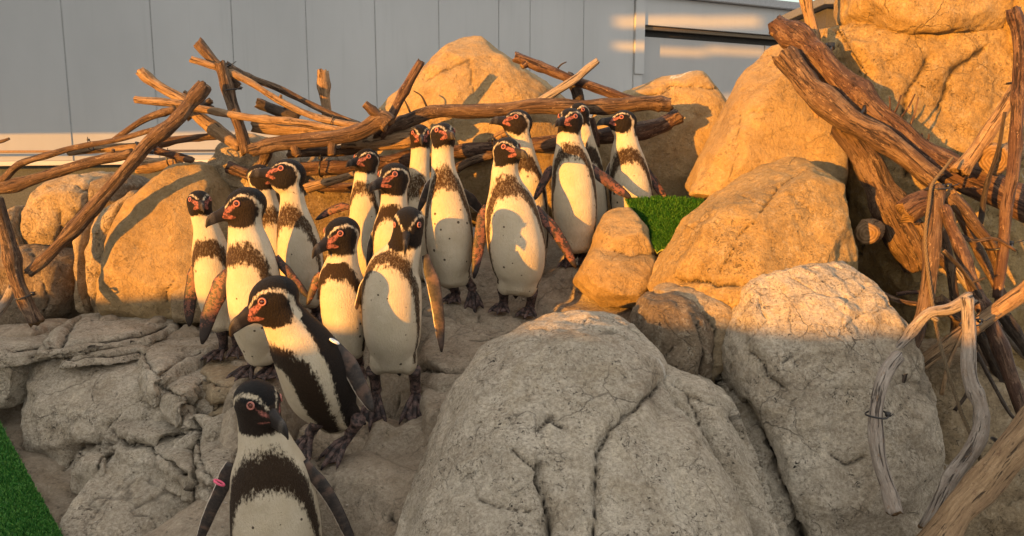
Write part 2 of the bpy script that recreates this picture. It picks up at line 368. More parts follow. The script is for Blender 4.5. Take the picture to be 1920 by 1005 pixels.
# ------------------------------------------------------------------ building
WD = np.array([.887, .463]); _r = ray(113, 0); W0 = np.array([_r[0], _r[1]]) * 9.3 / _r[1]
WN = np.array([WD[1], -WD[0]])
def wall_s(px, py=0, off=0.0):
    d = ray(px, py); base = W0 + WN * off
    A = np.array([[d[0], -WD[0]], [d[1], -WD[1]]]); t, s_ = np.linalg.solve(A, base); return s_, CAMZ + d[2] * t
def wp(s_, z, off=0.0):
    q = W0 + WN * off + WD * s_; return (q[0], q[1], z)
def wbox(name, s0, s1, z0, z1, o0, o1, mat, parent, bev=.0):
    vs = [wp(s0, z0, o0), wp(s1, z0, o0), wp(s1, z1, o0), wp(s0, z1, o0), wp(s0, z0, o1), wp(s1, z0, o1), wp(s1, z1, o1), wp(s0, z1, o1)]
    fs = [(0, 1, 2, 3), (5, 4, 7, 6), (4, 0, 3, 7), (1, 5, 6, 2), (3, 2, 6, 7), (4, 5, 1, 0)]
    me = bpy.data.meshes.new(name); bm = bmesh.new(); V = [bm.verts.new(v) for v in vs]
    for f in fs: bm.faces.new([V[i] for i in f])
    bmesh.ops.recalc_face_normals(bm, faces=bm.faces)
    if bev: bmesh.ops.bevel(bm, geom=bm.edges[:], offset=bev, segments=2, affect='EDGES')
    bm.to_mesh(me); bm.free(); me.materials.append(mat); return link(name, me, parent)
def metal_paint(name, c, rough=.45):
    m = NM(name); p = m.pos(); big = m.noise(m.map(p, (.5, .5, .25)), 1.5, 4, .6); fine = m.noise(p, 60, 3)
    run = m.noise(m.map(p, (6, 6, .25)), 2.0, 4, .6)
    col = m.mix(m.rng(big, .35, .65), tuple(x * .93 for x in c), tuple(x * 1.05 for x in c))
    col = m.mix(m.rng(run, .55, .8, 0, .25), col, tuple(x * .72 for x in c))
    return m.out(col, rough, m.bump(m.M('ADD', big, m.M('MULTIPLY', fine, .03)), .25, .03), .4)
WALL = metal_paint('painted_metal_cladding', (.42, .445, .455)); WALLD = metal_paint('grey_painted_door', (.37, .385, .39)); DARK = simple('dark_recess', (.05, .05, .048), .8)
CREAM = metal_paint('pale_flashing', (.70, .68, .62))
ZT = 3.45; ZB = .98
seams = [-60, 113, 280, 432, 572, 702, 822, 935, 994, 1095, 1190]
b = empty('warehouse', wp(5, 0)); tag(b, 'long pale grey metal-clad warehouse behind the rocks, sunlit strip along its foot', 'building')
ss = [wall_s(x)[0] for x in seams]; ss = [ss[0] - 2, ss[0] - 1] + ss
sdoor, _ = wall_s(1206, 60)
for a_, c_ in zip(ss[:-1], ss[1:]): wbox('panel', a_ + .004, c_ - .004, ZB, ZT, random.uniform(-.003, .003), -.08, WALL, b, .005)
wbox('panel', ss[-1] + .006, sdoor, .0, ZT, .005, -.08, WALL, b, .004)
wbox('backing', ss[0], sdoor, ZB + .01, ZT - .01, -.012, -.12, simple('seam_grey', (.38, .40, .40), .7), b)
wbox('corner_trim', ss[-1] + .01, sdoor + .015, 2.25, ZT + .001, .03, .006, WALL, b, .004)
# header beam, dark gap and recessed door to the right of the corner
_, zg0 = wall_s(1206, 66); _, zg1 = wall_s(1206, 46)
wbox('header_beam', sdoor + .016, sdoor + 14, zg1, ZT, .0, -.10, WALL, b, .004)
wbox('dark_gap', sdoor + .02, sdoor + 14, zg0 - .02, zg1 + .001, -.22, -.30, DARK, b)
wbox('door_rail', sdoor + .02, sdoor + 14, zg0 + .10, zg0 + .15, -.05, -.12, simple('rail_brown', (.14, .11, .07), .6), b)
for k in range(5): wbox('door_panel', sdoor + .02 + k * 2.7, sdoor + 2.70 + k * 2.7, .0, zg0, -.13, -.2, WALLD, b, .005)
wbox('roof_edge', ss[0], sdoor + 14, ZT + .003, ZT + .13, .10, -.4, simple('roof_edge_grey', (.30, .32, .34), .5), b, .01)
wbox('roof_body', ss[0], sdoor + 14, 0, ZT, -.35, -6, DARK, b)
wbox('flashing', ss[0], ss[-1], ZB - .05, ZB - .002, .06, -.08, CREAM, b, .006)
wbox('plinth', ss[0], ss[-1], -.05, ZB - .052, -.12, -.2, simple('plinth_grey', (.10, .11, .10), .8), b)
# pipe rail along the foot of the wall
def tube_mesh(pts, rad, seg=10, caps=True):
    pts = np.asarray(pts, float); n = len(pts); T = np.gradient(pts, axis=0); T /= np.linalg.norm(T, axis=1)[:, None] + 1e-12
    up = np.array([0, 0, 1.]) if abs(T[0, 2]) < .9 else np.array([1., 0, 0])
    U = np.cross(T[0], up); U /= np.linalg.norm(U); V = []; fr = []
    for i in range(n):
        U = U - T[i] * (U @ T[i]); U /= np.linalg.norm(U) + 1e-12; W = np.cross(T[i], U); fr.append((U.copy(), W))
        for k in range(seg):
            a = 2 * math.pi * k / seg; r = rad[i] if np.ndim(rad[i]) == 0 else rad[i][k]
            V.append(pts[i] + (U * math.cos(a) + W * math.sin(a)) * r)
    Fc = [(i * seg + k, i * seg + (k + 1) % seg, (i + 1) * seg + (k + 1) % seg, (i + 1) * seg + k) for i in range(n - 1) for k in range(seg)]
    nf = len(Fc)
    if caps: Fc.append(tuple(range(seg - 1, -1, -1))); Fc.append(tuple((n - 1) * seg + k for k in range(seg)))
    return V, Fc, nf
s0, zr0 = wall_s(0, 284); s1, zr1 = wall_s(640, 280)
V, Fc, _ = tube_mesh([wp(s0 - 1.5, zr0 - .0, .18), wp(s1, zr0, .18)], [.014, .014], 10)
o = mesh_obj('pipe', V, Fc, simple('rusty_pipe', (.22, .15, .10), .6)); tag(o, 'thin rusty pipe running level along the foot of the pale wall', 'pipe')

# low dark building beyond the cliff, top right
o = bpy.data.objects.new('shed', None); o.location = (6.2, 14, 0); COL.objects.link(o); shed = tag(o, 'dark slate-grey shed roof showing between the warehouse and the rock cliff', 'building')
def box(name, c, d, mat, parent=None, bev=.004):
    bm = bmesh.new(); bmesh.ops.create_cube(bm, size=1)
    for v in bm.verts: v.co = Vector((c[0] + v.co.x * d[0], c[1] + v.co.y * d[1], c[2] + v.co.z * d[2]))
    if bev: bmesh.ops.bevel(bm, geom=bm.edges[:], offset=bev, segments=2, affect='EDGES')
    me = bpy.data.meshes.new(name); bm.to_mesh(me); bm.free(); me.materials.append(mat); return link(name, me, parent)
q = P(1580, 14, 8.0)
box('wall', (q[0] + .85, 8.6, q[2] / 2), (2.0, 1.2, q[2]), simple('shed_wall', (.06, .06, .065), .8), shed)
box('roof', (q[0] + .85, 8.55, q[2] + .04), (2.2, 1.5, .08), simple('shed_roof', (.13, .14, .16), .6), shed)

# ---- unseen sun blockers added to shade the place (outside the frame, up-sun)
# added low wall behind the viewer, top shaped to shade the lower front rocks
HX = np.array([math.cos(SUN_AZ), -math.sin(SUN_AZ), 0]); HS = np.array([math.sin(SUN_AZ), math.cos(SUN_AZ), 0])
te = math.tan(SUN_EL)
def prof(p):  # height of the light's lower edge over s=1.9 for cross-sun offset p
    return np.interp(p, [-9, -3.2, -2.7, -2.2, -1.8, -1.26, -.8, -.3, .5, 6], [.52, .54, .62, .62, .60, .70, .71, .74, .76, .76])
DB = -3.2
vs = []; ps = np.concatenate([[-9], np.arange(-3.6, .81, .1), [6]])
for p in ps:
    top = prof(p) + (1.9 - DB) * te
    for d_, z in ((DB, top), (DB, -.1), (DB - .15, -.1), (DB - .15, top)):
        q = HX * p + HS * d_; vs.append((q[0], q[1], z))
fs = []
for i in range(len(ps) - 1):
    for k in range(4): fs.append((i * 4 + k, (i + 1) * 4 + k, (i + 1) * 4 + (k + 1) % 4, i * 4 + (k + 1) % 4))
fs += [(3, 2, 1, 0), tuple((len(ps) - 1) * 4 + k for k in range(4))]
o = mesh_obj('shade_wall', vs, fs, simple('shade_wall_paint', (.4, .38, .34), .9), smooth=False); tag(o, 'unseen low shading wall behind the viewer, its top shaped for the shade', 'wall')
# unseen panels added at left: shade the upper warehouse, slits make light patches
A0 = np.array([-3.9, 2.6]); A1 = np.array([-18., 17.])
def shade_pt(px, py):
    s_, z = wall_s(px, py); w = np.array(wp(s_, z)); d = A1 - A0
    M_ = np.array([[HS[0], d[0]], [HS[1], d[1]]]); t, u = np.linalg.solve(M_, w[:2] - A0); return u, z + t * te
blocker = empty('sun_blocker', (A0[0], A0[1], 0)); tag(blocker, 'unseen sun-blocking panels added left of the enclosure, outside the picture', 'building')
def blocker_panel(u0, u1, za0, za1, zb0, zb1):
    d = A1 - A0; a = A0 + d * u0; c = A0 + d * u1; nrm = np.array([d[1], -d[0]]); nrm = nrm / np.linalg.norm(nrm) * .05
    vs = []
    for q, z0, z1 in ((a, za0, za1), (c, zb0, zb1)):
        for sg in (-1, 1):
            for z in (z0, z1): vs.append((q[0] + nrm[0] * sg, q[1] + nrm[1] * sg, z))
    mesh_obj('sun_blocker_panel', vs, [(0, 1, 5, 4), (2, 6, 7, 3), (0, 4, 6, 2), (1, 3, 7, 5), (0, 2, 3, 1), (4, 5, 7, 6)], simple('blocker_grey', (.4, .4, .4), .8), blocker, smooth=False)
cols = [(-900, 250), (0, 251), (440, 247), (900, 240), (1150, 215), (1300, 180), (1420, 160), (1600, 150), (2600, 150)]
us = [shade_pt(x, y) for x, y in cols]
for i, ((u0, z0), (u1, z1)) in enumerate(zip(us[:-1], us[1:])):
    if cols[i][0] not in (1150, 1300): blocker_panel(u0, u1, z0, 7.0, z1, 7.0); continue
    xa, xb = cols[i][0], cols[i + 1][0]; g_ = [(shade_pt(xa, y)[1], shade_pt(xb, y + dy_)[1]) for y, dy_ in ((94, 6), (78, 6), (52, -2), (30, -2))]
    blocker_panel(u0, u1, z0, g_[0][0], z1, g_[0][1]); blocker_panel(u0, u1, g_[1][0], g_[2][0], g_[1][1], g_[2][1]); blocker_panel(u0, u1, g_[3][0], 7.0, g_[3][1], 7.0)

# ------------------------------------------------------------------ boulders
def C(pts, w=5, d=.02): return (pts, w, d)
rock('broad pale boulder in the centre foreground with a sunlit crown', [
    dict(o=[(700, 1120), (727, 998), (784, 905), (806, 803), (846, 728), (895, 666), (966, 622), (1032, 597), (1098, 587), (1160, 590), (1190, 603), (1240, 668), (1290, 770), (1350, 900), (1420, 1120)],
         Y=2.15, bulge=.28, back=.30, lean=.0009, f=(.86, .5)),
    dict(o=[(880, 900), (960, 830), (1040, 880), (1020, 1040), (880, 1040)], Y=1.66, bulge=.05, back=.3)],
    ROCK_G, .0065, 14, .015,
    [C([(1015, 870), (1012, 900), (1028, 960), (1025, 1010)], 7, .03), C([(960, 840), (985, 860), (1012, 880)], 4, .012),
     C([(1010, 800), (1030, 780), (1055, 800)], 6, .018), C([(880, 800), (900, 790), (872, 850)], 3, .006), C([(1240, 720), (1190, 770), (1140, 800), (1120, 850), (1110, 1000)], 6, .02),
     C([(1060, 600), (1110, 605), (1150, 600)], 2.5, .004), C([(890, 930), (930, 950), (1000, 960)], 5, .01)])
rock('rounded pale lobe leaning on the right foot of the centre boulder', [
    dict(o=[(1118, 1120), (1112, 960), (1122, 860), (1140, 808), (1168, 784), (1240, 766), (1300, 790), (1345, 850), (1400, 960), (1440, 1120)], Y=1.86, bulge=.16, back=.35, lean=.0006, f=(.88, .5))],
    ROCK_G, .0065, 12, .013, [C([(1200, 850), (1215, 900), (1190, 940)], 4, .006)])
rock('flat-topped grey block wedged behind the centre boulder', [
    dict(o=[(1230, 690), (1261, 694), (1315, 709), (1372, 745), (1387, 765), (1386, 800), (1425, 850), (1460, 960), (1500, 1120), (1300, 1120), (1240, 800)], Y=2.02, bulge=.10, back=.35, lean=.0006, f=(.9, .6))],
    ROCK_G, .0065, 7, .012, [C([(1290, 740), (1310, 800), (1330, 860)], 5, .012), C([(1260, 720), (1300, 745), (1350, 760)], 4, .008), C([(1386, 775), (1424, 825), (1455, 915), (1495, 1010)], 13, .05)])  # last line carved and coloured dark for the shade in the boulder gap
rock('large cracked boulder at right front, its top glowing orange', [
    dict(o=[(1336, 720), (1344, 672), (1392, 610), (1398, 560), (1420, 535), (1462, 512), (1520, 495), (1575, 487), (1618, 492), (1650, 525), (1700, 590), (1730, 680), (1760, 800), (1790, 1120), (1440, 1120), (1410, 940), (1365, 790)],
         Y=2.26, bulge=.15, back=.4, lean=.0004, f=(.86, .5))],
    ROCK_G, .0065, 10, .017,
    [C([(1400, 660), (1428, 680), (1440, 710), (1470, 728)], 5, .014), C([(1480, 520), (1530, 545), (1600, 560), (1625, 540)], 3, .005), C([(1560, 640), (1600, 600), (1650, 570)], 3, .006),
     C([(1640, 590), (1660, 575), (1700, 560)], 3, .006), C([(1560, 850), (1590, 870), (1620, 860)], 7, .012), C([(1470, 680), (1490, 670), (1500, 690)], 6, .01), C([(1420, 560), (1440, 600), (1400, 640)], 4, .006),
     C([(1590, 560), (1575, 620), (1600, 660)], 3, .005), C([(1386, 775), (1424, 825), (1455, 915), (1495, 1010)], 13, .05), C([(1300, 680), (1350, 720), (1400, 790)], 12, .04)])  # widest line: gap shade put in as dark colour, carved too
rock('low rough boulder under the driftwood at bottom right', [
    dict(o=[(1660, 760), (1700, 720), (1780, 660), (1860, 650), (1960, 700), (2060, 900), (2050, 1120), (1560, 1120), (1620, 940)], Y=2.4, bulge=.14, back=.5, lean=.0004, f=(.85, .5))],
    ROCK, .011, 8, .02, [C([(1880, 950), (1920, 930), (1960, 940)], 6, .012), C([(1700, 840), (1740, 860), (1700, 900)], 5, .01), C([(1560, 900), (1600, 930), (1640, 1000)], 5, .008)])
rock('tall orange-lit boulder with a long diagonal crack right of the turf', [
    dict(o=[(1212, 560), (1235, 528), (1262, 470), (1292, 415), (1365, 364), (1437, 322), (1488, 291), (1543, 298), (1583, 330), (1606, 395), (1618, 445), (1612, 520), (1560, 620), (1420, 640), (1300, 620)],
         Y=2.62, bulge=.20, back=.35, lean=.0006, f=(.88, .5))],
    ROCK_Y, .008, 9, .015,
    [C([(1500, 320), (1470, 340), (1440, 375), (1420, 410), (1385, 440), (1370, 470), (1350, 510)], 4, .010), C([(1270, 528), (1300, 528), (1340, 535), (1380, 532), (1410, 530)], 5, .02),
     C([(1390, 365), (1430, 385), (1440, 375)], 3, .006), C([(1450, 370), (1480, 365), (1515, 390)], 3, .005)])
rock('brownish block below the long diagonal crack boulder', [
    dict(o=[(1225, 548), (1262, 538), (1330, 545), (1400, 560), (1410, 600), (1390, 660), (1340, 740), (1290, 720)], Y=2.36, bulge=.10, back=.3, lean=.0004, f=(.88, .6))],
    ROCK, .010, 7, .016, [C([(1320, 590), (1345, 620), (1335, 690)], 6, .02)])
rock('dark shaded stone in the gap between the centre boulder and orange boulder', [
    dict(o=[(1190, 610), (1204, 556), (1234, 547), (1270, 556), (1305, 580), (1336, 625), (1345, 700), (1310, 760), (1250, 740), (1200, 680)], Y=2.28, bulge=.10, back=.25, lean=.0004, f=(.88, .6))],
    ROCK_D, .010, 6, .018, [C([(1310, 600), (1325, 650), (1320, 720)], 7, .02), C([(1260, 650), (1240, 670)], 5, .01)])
rock('small warm rock with a rounded knob beside the turf corner', [
    dict(o=[(1066, 540), (1090, 500), (1112, 470), (1200, 470), (1262, 478), (1235, 530), (1215, 575), (1190, 596), (1130, 585), (1088, 563)], Y=2.72, bulge=.10, back=.2, lean=.0004),
    dict(o=[(1108, 480), (1122, 432), (1136, 398), (1160, 387), (1192, 390), (1240, 436), (1262, 475), (1220, 500), (1120, 496)], Y=2.80, bulge=.10, back=.2)],
    ROCK_S, .009, 7, .010, [C([(1150, 470), (1185, 476), (1240, 476)], 4, .010), C([(1150, 440), (1165, 428)], 3, .005)])
rock('leaning smooth slab under the upper end of the big logs', [
    dict(o=[(1290, 368), (1320, 300), (1362, 250), (1385, 209), (1396, 172), (1409, 130), (1456, 74), (1500, 66), (1560, 120), (1600, 250), (1610, 380), (1560, 420), (1400, 410)], Y=3.15, bulge=.12, back=.35, lean=.0004, f=(.9, .6))],
    ROCK_S, .012, 8, .011, [C([(1405, 210), (1450, 205)], 4, .008), C([(1385, 215), (1380, 280), (1370, 330)], 4, .008)])
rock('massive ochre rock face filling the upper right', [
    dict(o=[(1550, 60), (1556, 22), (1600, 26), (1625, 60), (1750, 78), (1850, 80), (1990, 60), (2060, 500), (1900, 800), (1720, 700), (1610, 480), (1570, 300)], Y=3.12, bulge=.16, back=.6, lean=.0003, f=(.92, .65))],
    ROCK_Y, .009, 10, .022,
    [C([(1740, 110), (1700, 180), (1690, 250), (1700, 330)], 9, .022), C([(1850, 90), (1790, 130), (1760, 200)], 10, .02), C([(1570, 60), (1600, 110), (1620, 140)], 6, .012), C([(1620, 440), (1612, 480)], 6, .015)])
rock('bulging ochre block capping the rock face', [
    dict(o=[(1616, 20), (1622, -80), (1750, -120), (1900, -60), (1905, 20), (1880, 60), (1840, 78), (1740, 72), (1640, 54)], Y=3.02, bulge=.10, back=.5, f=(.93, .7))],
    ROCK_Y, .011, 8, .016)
rock('pale ochre stone at the right edge above the rock face', [
    dict(o=[(1888, 20), (1895, -60), (2000, -80), (2080, 100), (1960, 260), (1915, 180)], Y=2.95, bulge=.08, back=.4)], ROCK_Y, .009, 8, .015)
rock('tall rounded tan peak rock behind the middle penguins', [
    dict(o=[(690, 430), (700, 216), (745, 165), (793, 116), (832, 80), (868, 64), (898, 64), (934, 88), (984, 128), (1030, 166), (1066, 184), (1085, 260), (1090, 430)], Y=3.65, bulge=.22, back=.5, f=(.84, .45), lean=.0003)],
    ROCK_S, .011, 10, .012, [C([(800, 150), (850, 120), (880, 110), (890, 180)], 7, .008)])
rock('round-shouldered tan rock behind the far right penguin', [
    dict(o=[(1100, 420), (1110, 215), (1164, 173), (1230, 147), (1304, 135), (1336, 139), (1362, 162), (1386, 188), (1392, 240), (1370, 420)], Y=3.62, bulge=.16, back=.4, f=(.88, .55), lean=.0002)],
    ROCK_S, .011, 10, .011, [C([(1180, 190), (1245, 170), (1258, 160), (1300, 162), (1350, 165)], 4, .010), C([(1256, 165), (1256, 195)], 4, .008)])
rock('big smooth egg-shaped boulder behind the leftmost penguin', [
    dict(o=[(196, 560), (199, 451), (223, 391), (250, 360), (279, 335), (318, 309), (358, 299), (398, 310), (430, 336), (452, 380), (450, 500), (425, 600), (330, 625), (200, 622), (185, 590)], Y=3.2, bulge=.16, back=.35, f=(.88, .5), lean=.0003)],
    ROCK_S, .012, 8, .011, [C([(325, 520), (312, 545), (314, 590)], 4, .012), C([(200, 410), (330, 412)], 2, .002)])
rock('squarish grey stone low beside the leftmost penguin', [
    dict(o=[(312, 606), (312, 520), (340, 500), (420, 500), (440, 610)], Y=3.02, bulge=.05, back=.2)], ROCK, .011, 5, .010)
rock('lumpy orange-lit boulder under the fork of the left branches', [
    dict(o=[(46, 440), (44, 379), (70, 358), (110, 340), (180, 318), (208, 330), (205, 380), (170, 430), (130, 480), (80, 490), (52, 460)], Y=3.4, bulge=.14, back=.3, f=(.85, .5))],
    ROCK, .012, 7, .020, [C([(110, 400), (115, 450)], 5, .010)])
rock('dark-topped wedge rock tucked behind the crossing branch', [
    dict(o=[(175, 330), (211, 324), (250, 330), (265, 345), (240, 370), (215, 395), (190, 440), (150, 440), (165, 390)], Y=3.38, bulge=.07, back=.25)], ROCK_D, .011, 5, .014)
rock('slender upright rib of rock hugging the egg-shaped boulder', [
    dict(o=[(164, 470), (178, 402), (214, 378), (250, 350), (262, 352), (222, 400), (202, 442), (198, 500), (206, 605), (165, 605)], Y=3.12, bulge=.06, back=.25),],
    ROCK, .010, 4, .011, [C([(182, 440), (186, 500), (184, 575)], 3, .008)])
rock('narrow rock rib left of the slender one', [
    dict(o=[(136, 435), (150, 410), (168, 404), (166, 470), (172, 606), (138, 606), (138, 500)], Y=3.16, bulge=.05, back=.2)], ROCK, .010, 4, .011)
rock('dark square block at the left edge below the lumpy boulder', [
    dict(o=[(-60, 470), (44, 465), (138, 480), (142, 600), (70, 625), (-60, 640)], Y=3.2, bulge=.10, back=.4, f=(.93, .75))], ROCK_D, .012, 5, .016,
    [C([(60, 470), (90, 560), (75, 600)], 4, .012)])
rock('small block catching light near the left frame post', [dict(o=[(8, 470), (12, 392), (30, 382), (50, 470)], Y=3.3, bulge=.05, back=.2)], ROCK, .011, 4, .01)
rock('faceted stone under the crossed pale sticks', [
    dict(o=[(380, 330), (384, 296), (410, 262), (440, 244), (500, 262), (560, 300), (570, 380), (500, 400), (430, 380)], Y=3.35, bulge=.12, back=.3, f=(.85, .4))], ROCK, .011, 3, .014, rough=1.3)
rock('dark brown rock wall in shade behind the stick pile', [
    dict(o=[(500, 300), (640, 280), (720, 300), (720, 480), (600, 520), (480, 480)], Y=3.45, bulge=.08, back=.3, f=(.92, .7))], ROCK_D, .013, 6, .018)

# slabs and steps at bottom left (tops given by height)
def slab(label, top, z, base, mat, vox=.009, smooth=5, amp=.012, cracks=None, flare=.05, rough=1.0):
    bm = bmesh.new(); w = [Z(q[0], q[1], (q[2] if len(q) > 2 else z)) for q in top]; c = np.mean(w, 0); pts = []
    for q in w:
        pts.append(q); d = (q - c); d[2] = 0; d /= np.linalg.norm(d) + 1e-9
        b_ = q + d * flare; b_[2] = base; pts.append(b_)
        m_ = q + d * flare * .7; m_[2] = q[2] * .6 + base * .4; pts.append(m_)
    hull_bm(bm, pts)
    me = bpy.data.meshes.new('stone_slab'); bm.to_mesh(me); bm.free(); me = voxel(me, vox)
    NROCK[0] += 1; sd_ = NROCK[0] * 2.7
    v = lap(me, get_v(me), smooth, .6); set_v(me, v); n = get_n(me); q = v + sd_
    side = 1 - np.clip(n[:, 2], 0, 1)
    a = fbm(q * 4, 3) * amp * (.35 + 1.2 * side) + fbm(q * 50, 3) * amp * .18 + (np.clip(1 - np.abs(fbm(q * 7 + 40, 3)) * 2.4, 0, 1) - .6) * amp * (.3 + .9 * side) + fbm(q * 22, 3) * amp * (.25 + .6 * side)
    v = v + n * a[:, None]; set_v(me, v); n = get_n(me); v, ck = carve(me, v, n, (cracks or []) + JOINTS)
    cv = np.clip(1 - np.abs(fbm(q * 4.2 + 91, 3)) * 22, 0, 1) * np.clip(noise(q * 2.3 + 33) * 4 + .3, 0, 1)
    v = v - n * (cv * amp * .5)[:, None]; set_v(me, v); attr_f(me, 'crack', np.maximum(ck, cv * .6)); me.materials.append(mat)
    me.polygons.foreach_set('use_smooth', np.ones(len(me.polygons), dtype=bool))
    return tag(link('stone_slab', me), label, 'rock')
slab('wide flat-topped slab at left with a steep mottled front', [(58, 668, .45), (130, 656, .46), (248, 655, .46), (312, 718, .40), (347, 758, .36), (330, 770, .345), (221, 776, .33), (140, 778, .32), (68, 762, .33)], .34, .13, ROCK_G, .007, 4, .016)
slab('rough low step in front of the wide left slab', [(217, 785), (337, 760), (356, 785), (350, 800), (283, 815), (215, 805)], .31, .19, ROCK_G, .007, 2, .014)
slab('small cube-like stone at the corner of two left slabs', [(148, 842), (194, 846), (188, 862), (146, 858)], .25, .14, ROCK_G, .007, 4, .010, flare=.02)
slab('broad sloping slab at bottom left beside the nearest penguin', [(200, 850, .24), (275, 850, .24), (354, 905, .18), (400, 930, .15), (440, 1100, .0), (130, 1100, .04), (112, 980, .13), (160, 920, .18)], .17, -.02, ROCK_G, .009, 6, .014,
     [C([(180, 960), (230, 900), (260, 880)], 5, .006)])
slab('triangular pitted stone between the two lower slabs', [(282, 838), (300, 822), (362, 815), (372, 850), (356, 885)], .27, .17, ROCK_G, .007, 2, .014, flare=.03)
slab('steep rough block directly left of the nearest penguin head', [(366, 780), (440, 776), (470, 820), (440, 880), (400, 905), (368, 850)], .30, .08, ROCK_G, .007, 4, .016, flare=.03)
slab('long ledge running below the egg-shaped boulder', [(86, 640), (110, 612), (150, 588), (230, 582), (310, 580), (316, 602), (262, 618), (160, 634)], .525, .47, ROCK_G, .009, 4, .012, [C([(150, 590), (110, 640)], 4, .01)])
slab('grey shelf at the left edge behind the foot of the post', [(-80, 616), (70, 606), (110, 600), (84, 640), (40, 650), (-80, 660)], .50, .44, ROCK_G, .010, 4, .012)
slab('thin lower ledge touching the back of the wide slab', [(140, 648), (190, 636), (262, 628), (264, 645), (200, 655), (138, 660)], .49, .44, ROCK_G, .009, 4, .010)
slab('rounded wedge stone behind the white-streaked rock', [(262, 640), (300, 624), (354, 612), (440, 622), (400, 645), (340, 668), (292, 696), (272, 684)], .47, .36, ROCK_G, .009, 5, .012)
slab('white-streaked stone at the foot of the leftmost penguin', [(300, 716), (318, 690), (346, 664), (400, 652), (400, 690), (370, 720), (338, 738)], .42, .32, ROCK_G, .007, 5, .013)
slab('cracked brown stone under the leftmost penguin feet', [(380, 690), (400, 670), (470, 664), (500, 690), (470, 715), (400, 720)], .435, .33, ROCK, .008, 4, .014)
slab('split flat stone above the steep rough block', [(352, 752), (400, 735), (446, 724), (500, 735), (470, 770), (400, 776), (348, 772)], .37, .26, ROCK_G, .007, 2, .014, [C([(350, 760), (400, 766), (440, 750)], 4, .015)])
rock('upright grey stone at the left edge above the turf', [dict(o=[(-90, 668), (36, 664), (48, 700), (42, 764), (-90, 772)], Y=2.66, bulge=.04, back=.3, f=(.94, .8))], ROCK_G, .009, 5, .012)
slab('smooth brown slope of rock beneath the walking pair', [(560, 800, .33), (640, 745, .34), (790, 800, .34), (800, 880, .26), (720, 1010, .04), (600, 1000, .02), (560, 900, .18)], .30, -.1, ROCK_F, .009, 8, .012)
slab('low stone ledge between the face-on penguin and centre boulder', [(785, 694), (860, 690), (900, 700), (860, 760), (800, 770)], .44, .2, ROCK_F, .009, 5, .010)

slab('broad flat floor stone under the spread-flippered middle penguin', [(815, 602, .575), (900, 572, .60), (1060, 577, .60), (1088, 602, .585), (1000, 652, .53), (905, 694, .50), (830, 694, .50), (790, 655, .53)], .55, .34, ROCK_F, .009, 4, .009,
     cracks=[C([(880, 640), (950, 625), (1040, 628)], 4, .008)])
# ------------------------------------------------------------------ turf
GREEN = NM('turf_blades'); gg = GREEN.N('ShaderNodeNewGeometry').outputs['Random Per Island']
GREEN.out(GREEN.ramp(gg, [(0, (.014, .08, .016)), (.5, (.04, .19, .03)), (1, (.15, .33, .07))]), .45, None, .4); GREEN = GREEN.m
GBASE = simple('turf_backing', (.012, .07, .02), .9)
EDGE = simple('turf_edge', (.25, .28, .08), .9)
def turf(label, corners, dens, hfun, blade=.014, lean=(0, 0), edge=False):
    """corners: quad of world points (bilinear sheet); hfun(u,v) adds a sag"""
    c = [np.array(q, float) for q in corners]; n = 24; thick = .008
    def pt(u, v): return (c[0] * (1 - u) * (1 - v) + c[1] * u * (1 - v) + c[2] * u * v + c[3] * (1 - u) * v) + np.array([0, 0, hfun(u, v)])
    V = [pt(i / n, j / n) for j in range(n + 1) for i in range(n + 1)]; k = len(V)
    nrm = np.cross(c[1] - c[0], c[3] - c[0]); nrm /= np.linalg.norm(nrm); nrm *= np.sign(nrm[2])
    V += [v - nrm * thick for v in V]; Fc = []
    for j in range(n):
        for i in range(n):
            a = j * (n + 1) + i; Fc.append((a, a + 1, a + n + 2, a + n + 1)); Fc.append((k + a + n + 1, k + a + n + 2, k + a + 1, k + a))
    for i in range(n):
        for a, b_ in ((i, i + 1), (n * (n + 1) + i, n * (n + 1) + i + 1), (i * (n + 1), (i + 1) * (n + 1)), (i * (n + 1) + n, (i + 1) * (n + 1) + n)): Fc.append((a, b_, k + b_, k + a))
    root = empty('artificial_turf', c[0]); tag(root, label, 'turf mat')
    mesh_obj('backing', V, Fc, EDGE if edge else GBASE, root)
    area = np.linalg.norm(np.cross(c[1] - c[0], c[3] - c[0])); N = int(area * dens)
    bv = []; bf = []
    for i in range(N):
        u, v = random.random(), random.random(); p = pt(u, v); a = random.random() * 6.28; w = .0019
        d = np.array([math.cos(a), math.sin(a), 0]) * w
        tip = p + nrm * blade * random.uniform(.6, 1.1) + np.array([lean[0] + random.gauss(0, .35), lean[1] + random.gauss(0, .35), 0]) * blade * .7
        mid = p * .5 + tip * .5 + nrm * blade * .15; j = len(bv)
        bv += [p - d, p + d, mid + d * .8, mid - d * .8, tip]; bf += [(j, j + 1, j + 2, j + 3), (j + 3, j + 2, j + 4)]
    o = mesh_obj('blades', bv, bf, GREEN, root, smooth=False); o['kind'] = 'stuff'
turf('bright green turf mat draped between two sunlit rocks', [P(1173, 377, 2.98), P(1345, 384, 2.86), P(1252, 474, 2.68), P(1232, 474, 2.70)], 160000, lambda u, v: .012 * math.sin(u * 3.1), .024, (0, -.5), True)
turf('dark green turf mat on the floor at the bottom left corner', [Z(-260, 745, .31), Z(-12, 772, .285), Z(118, 1010, .115), Z(130, 1200, .06)], 90000, lambda u, v: 0, .014)

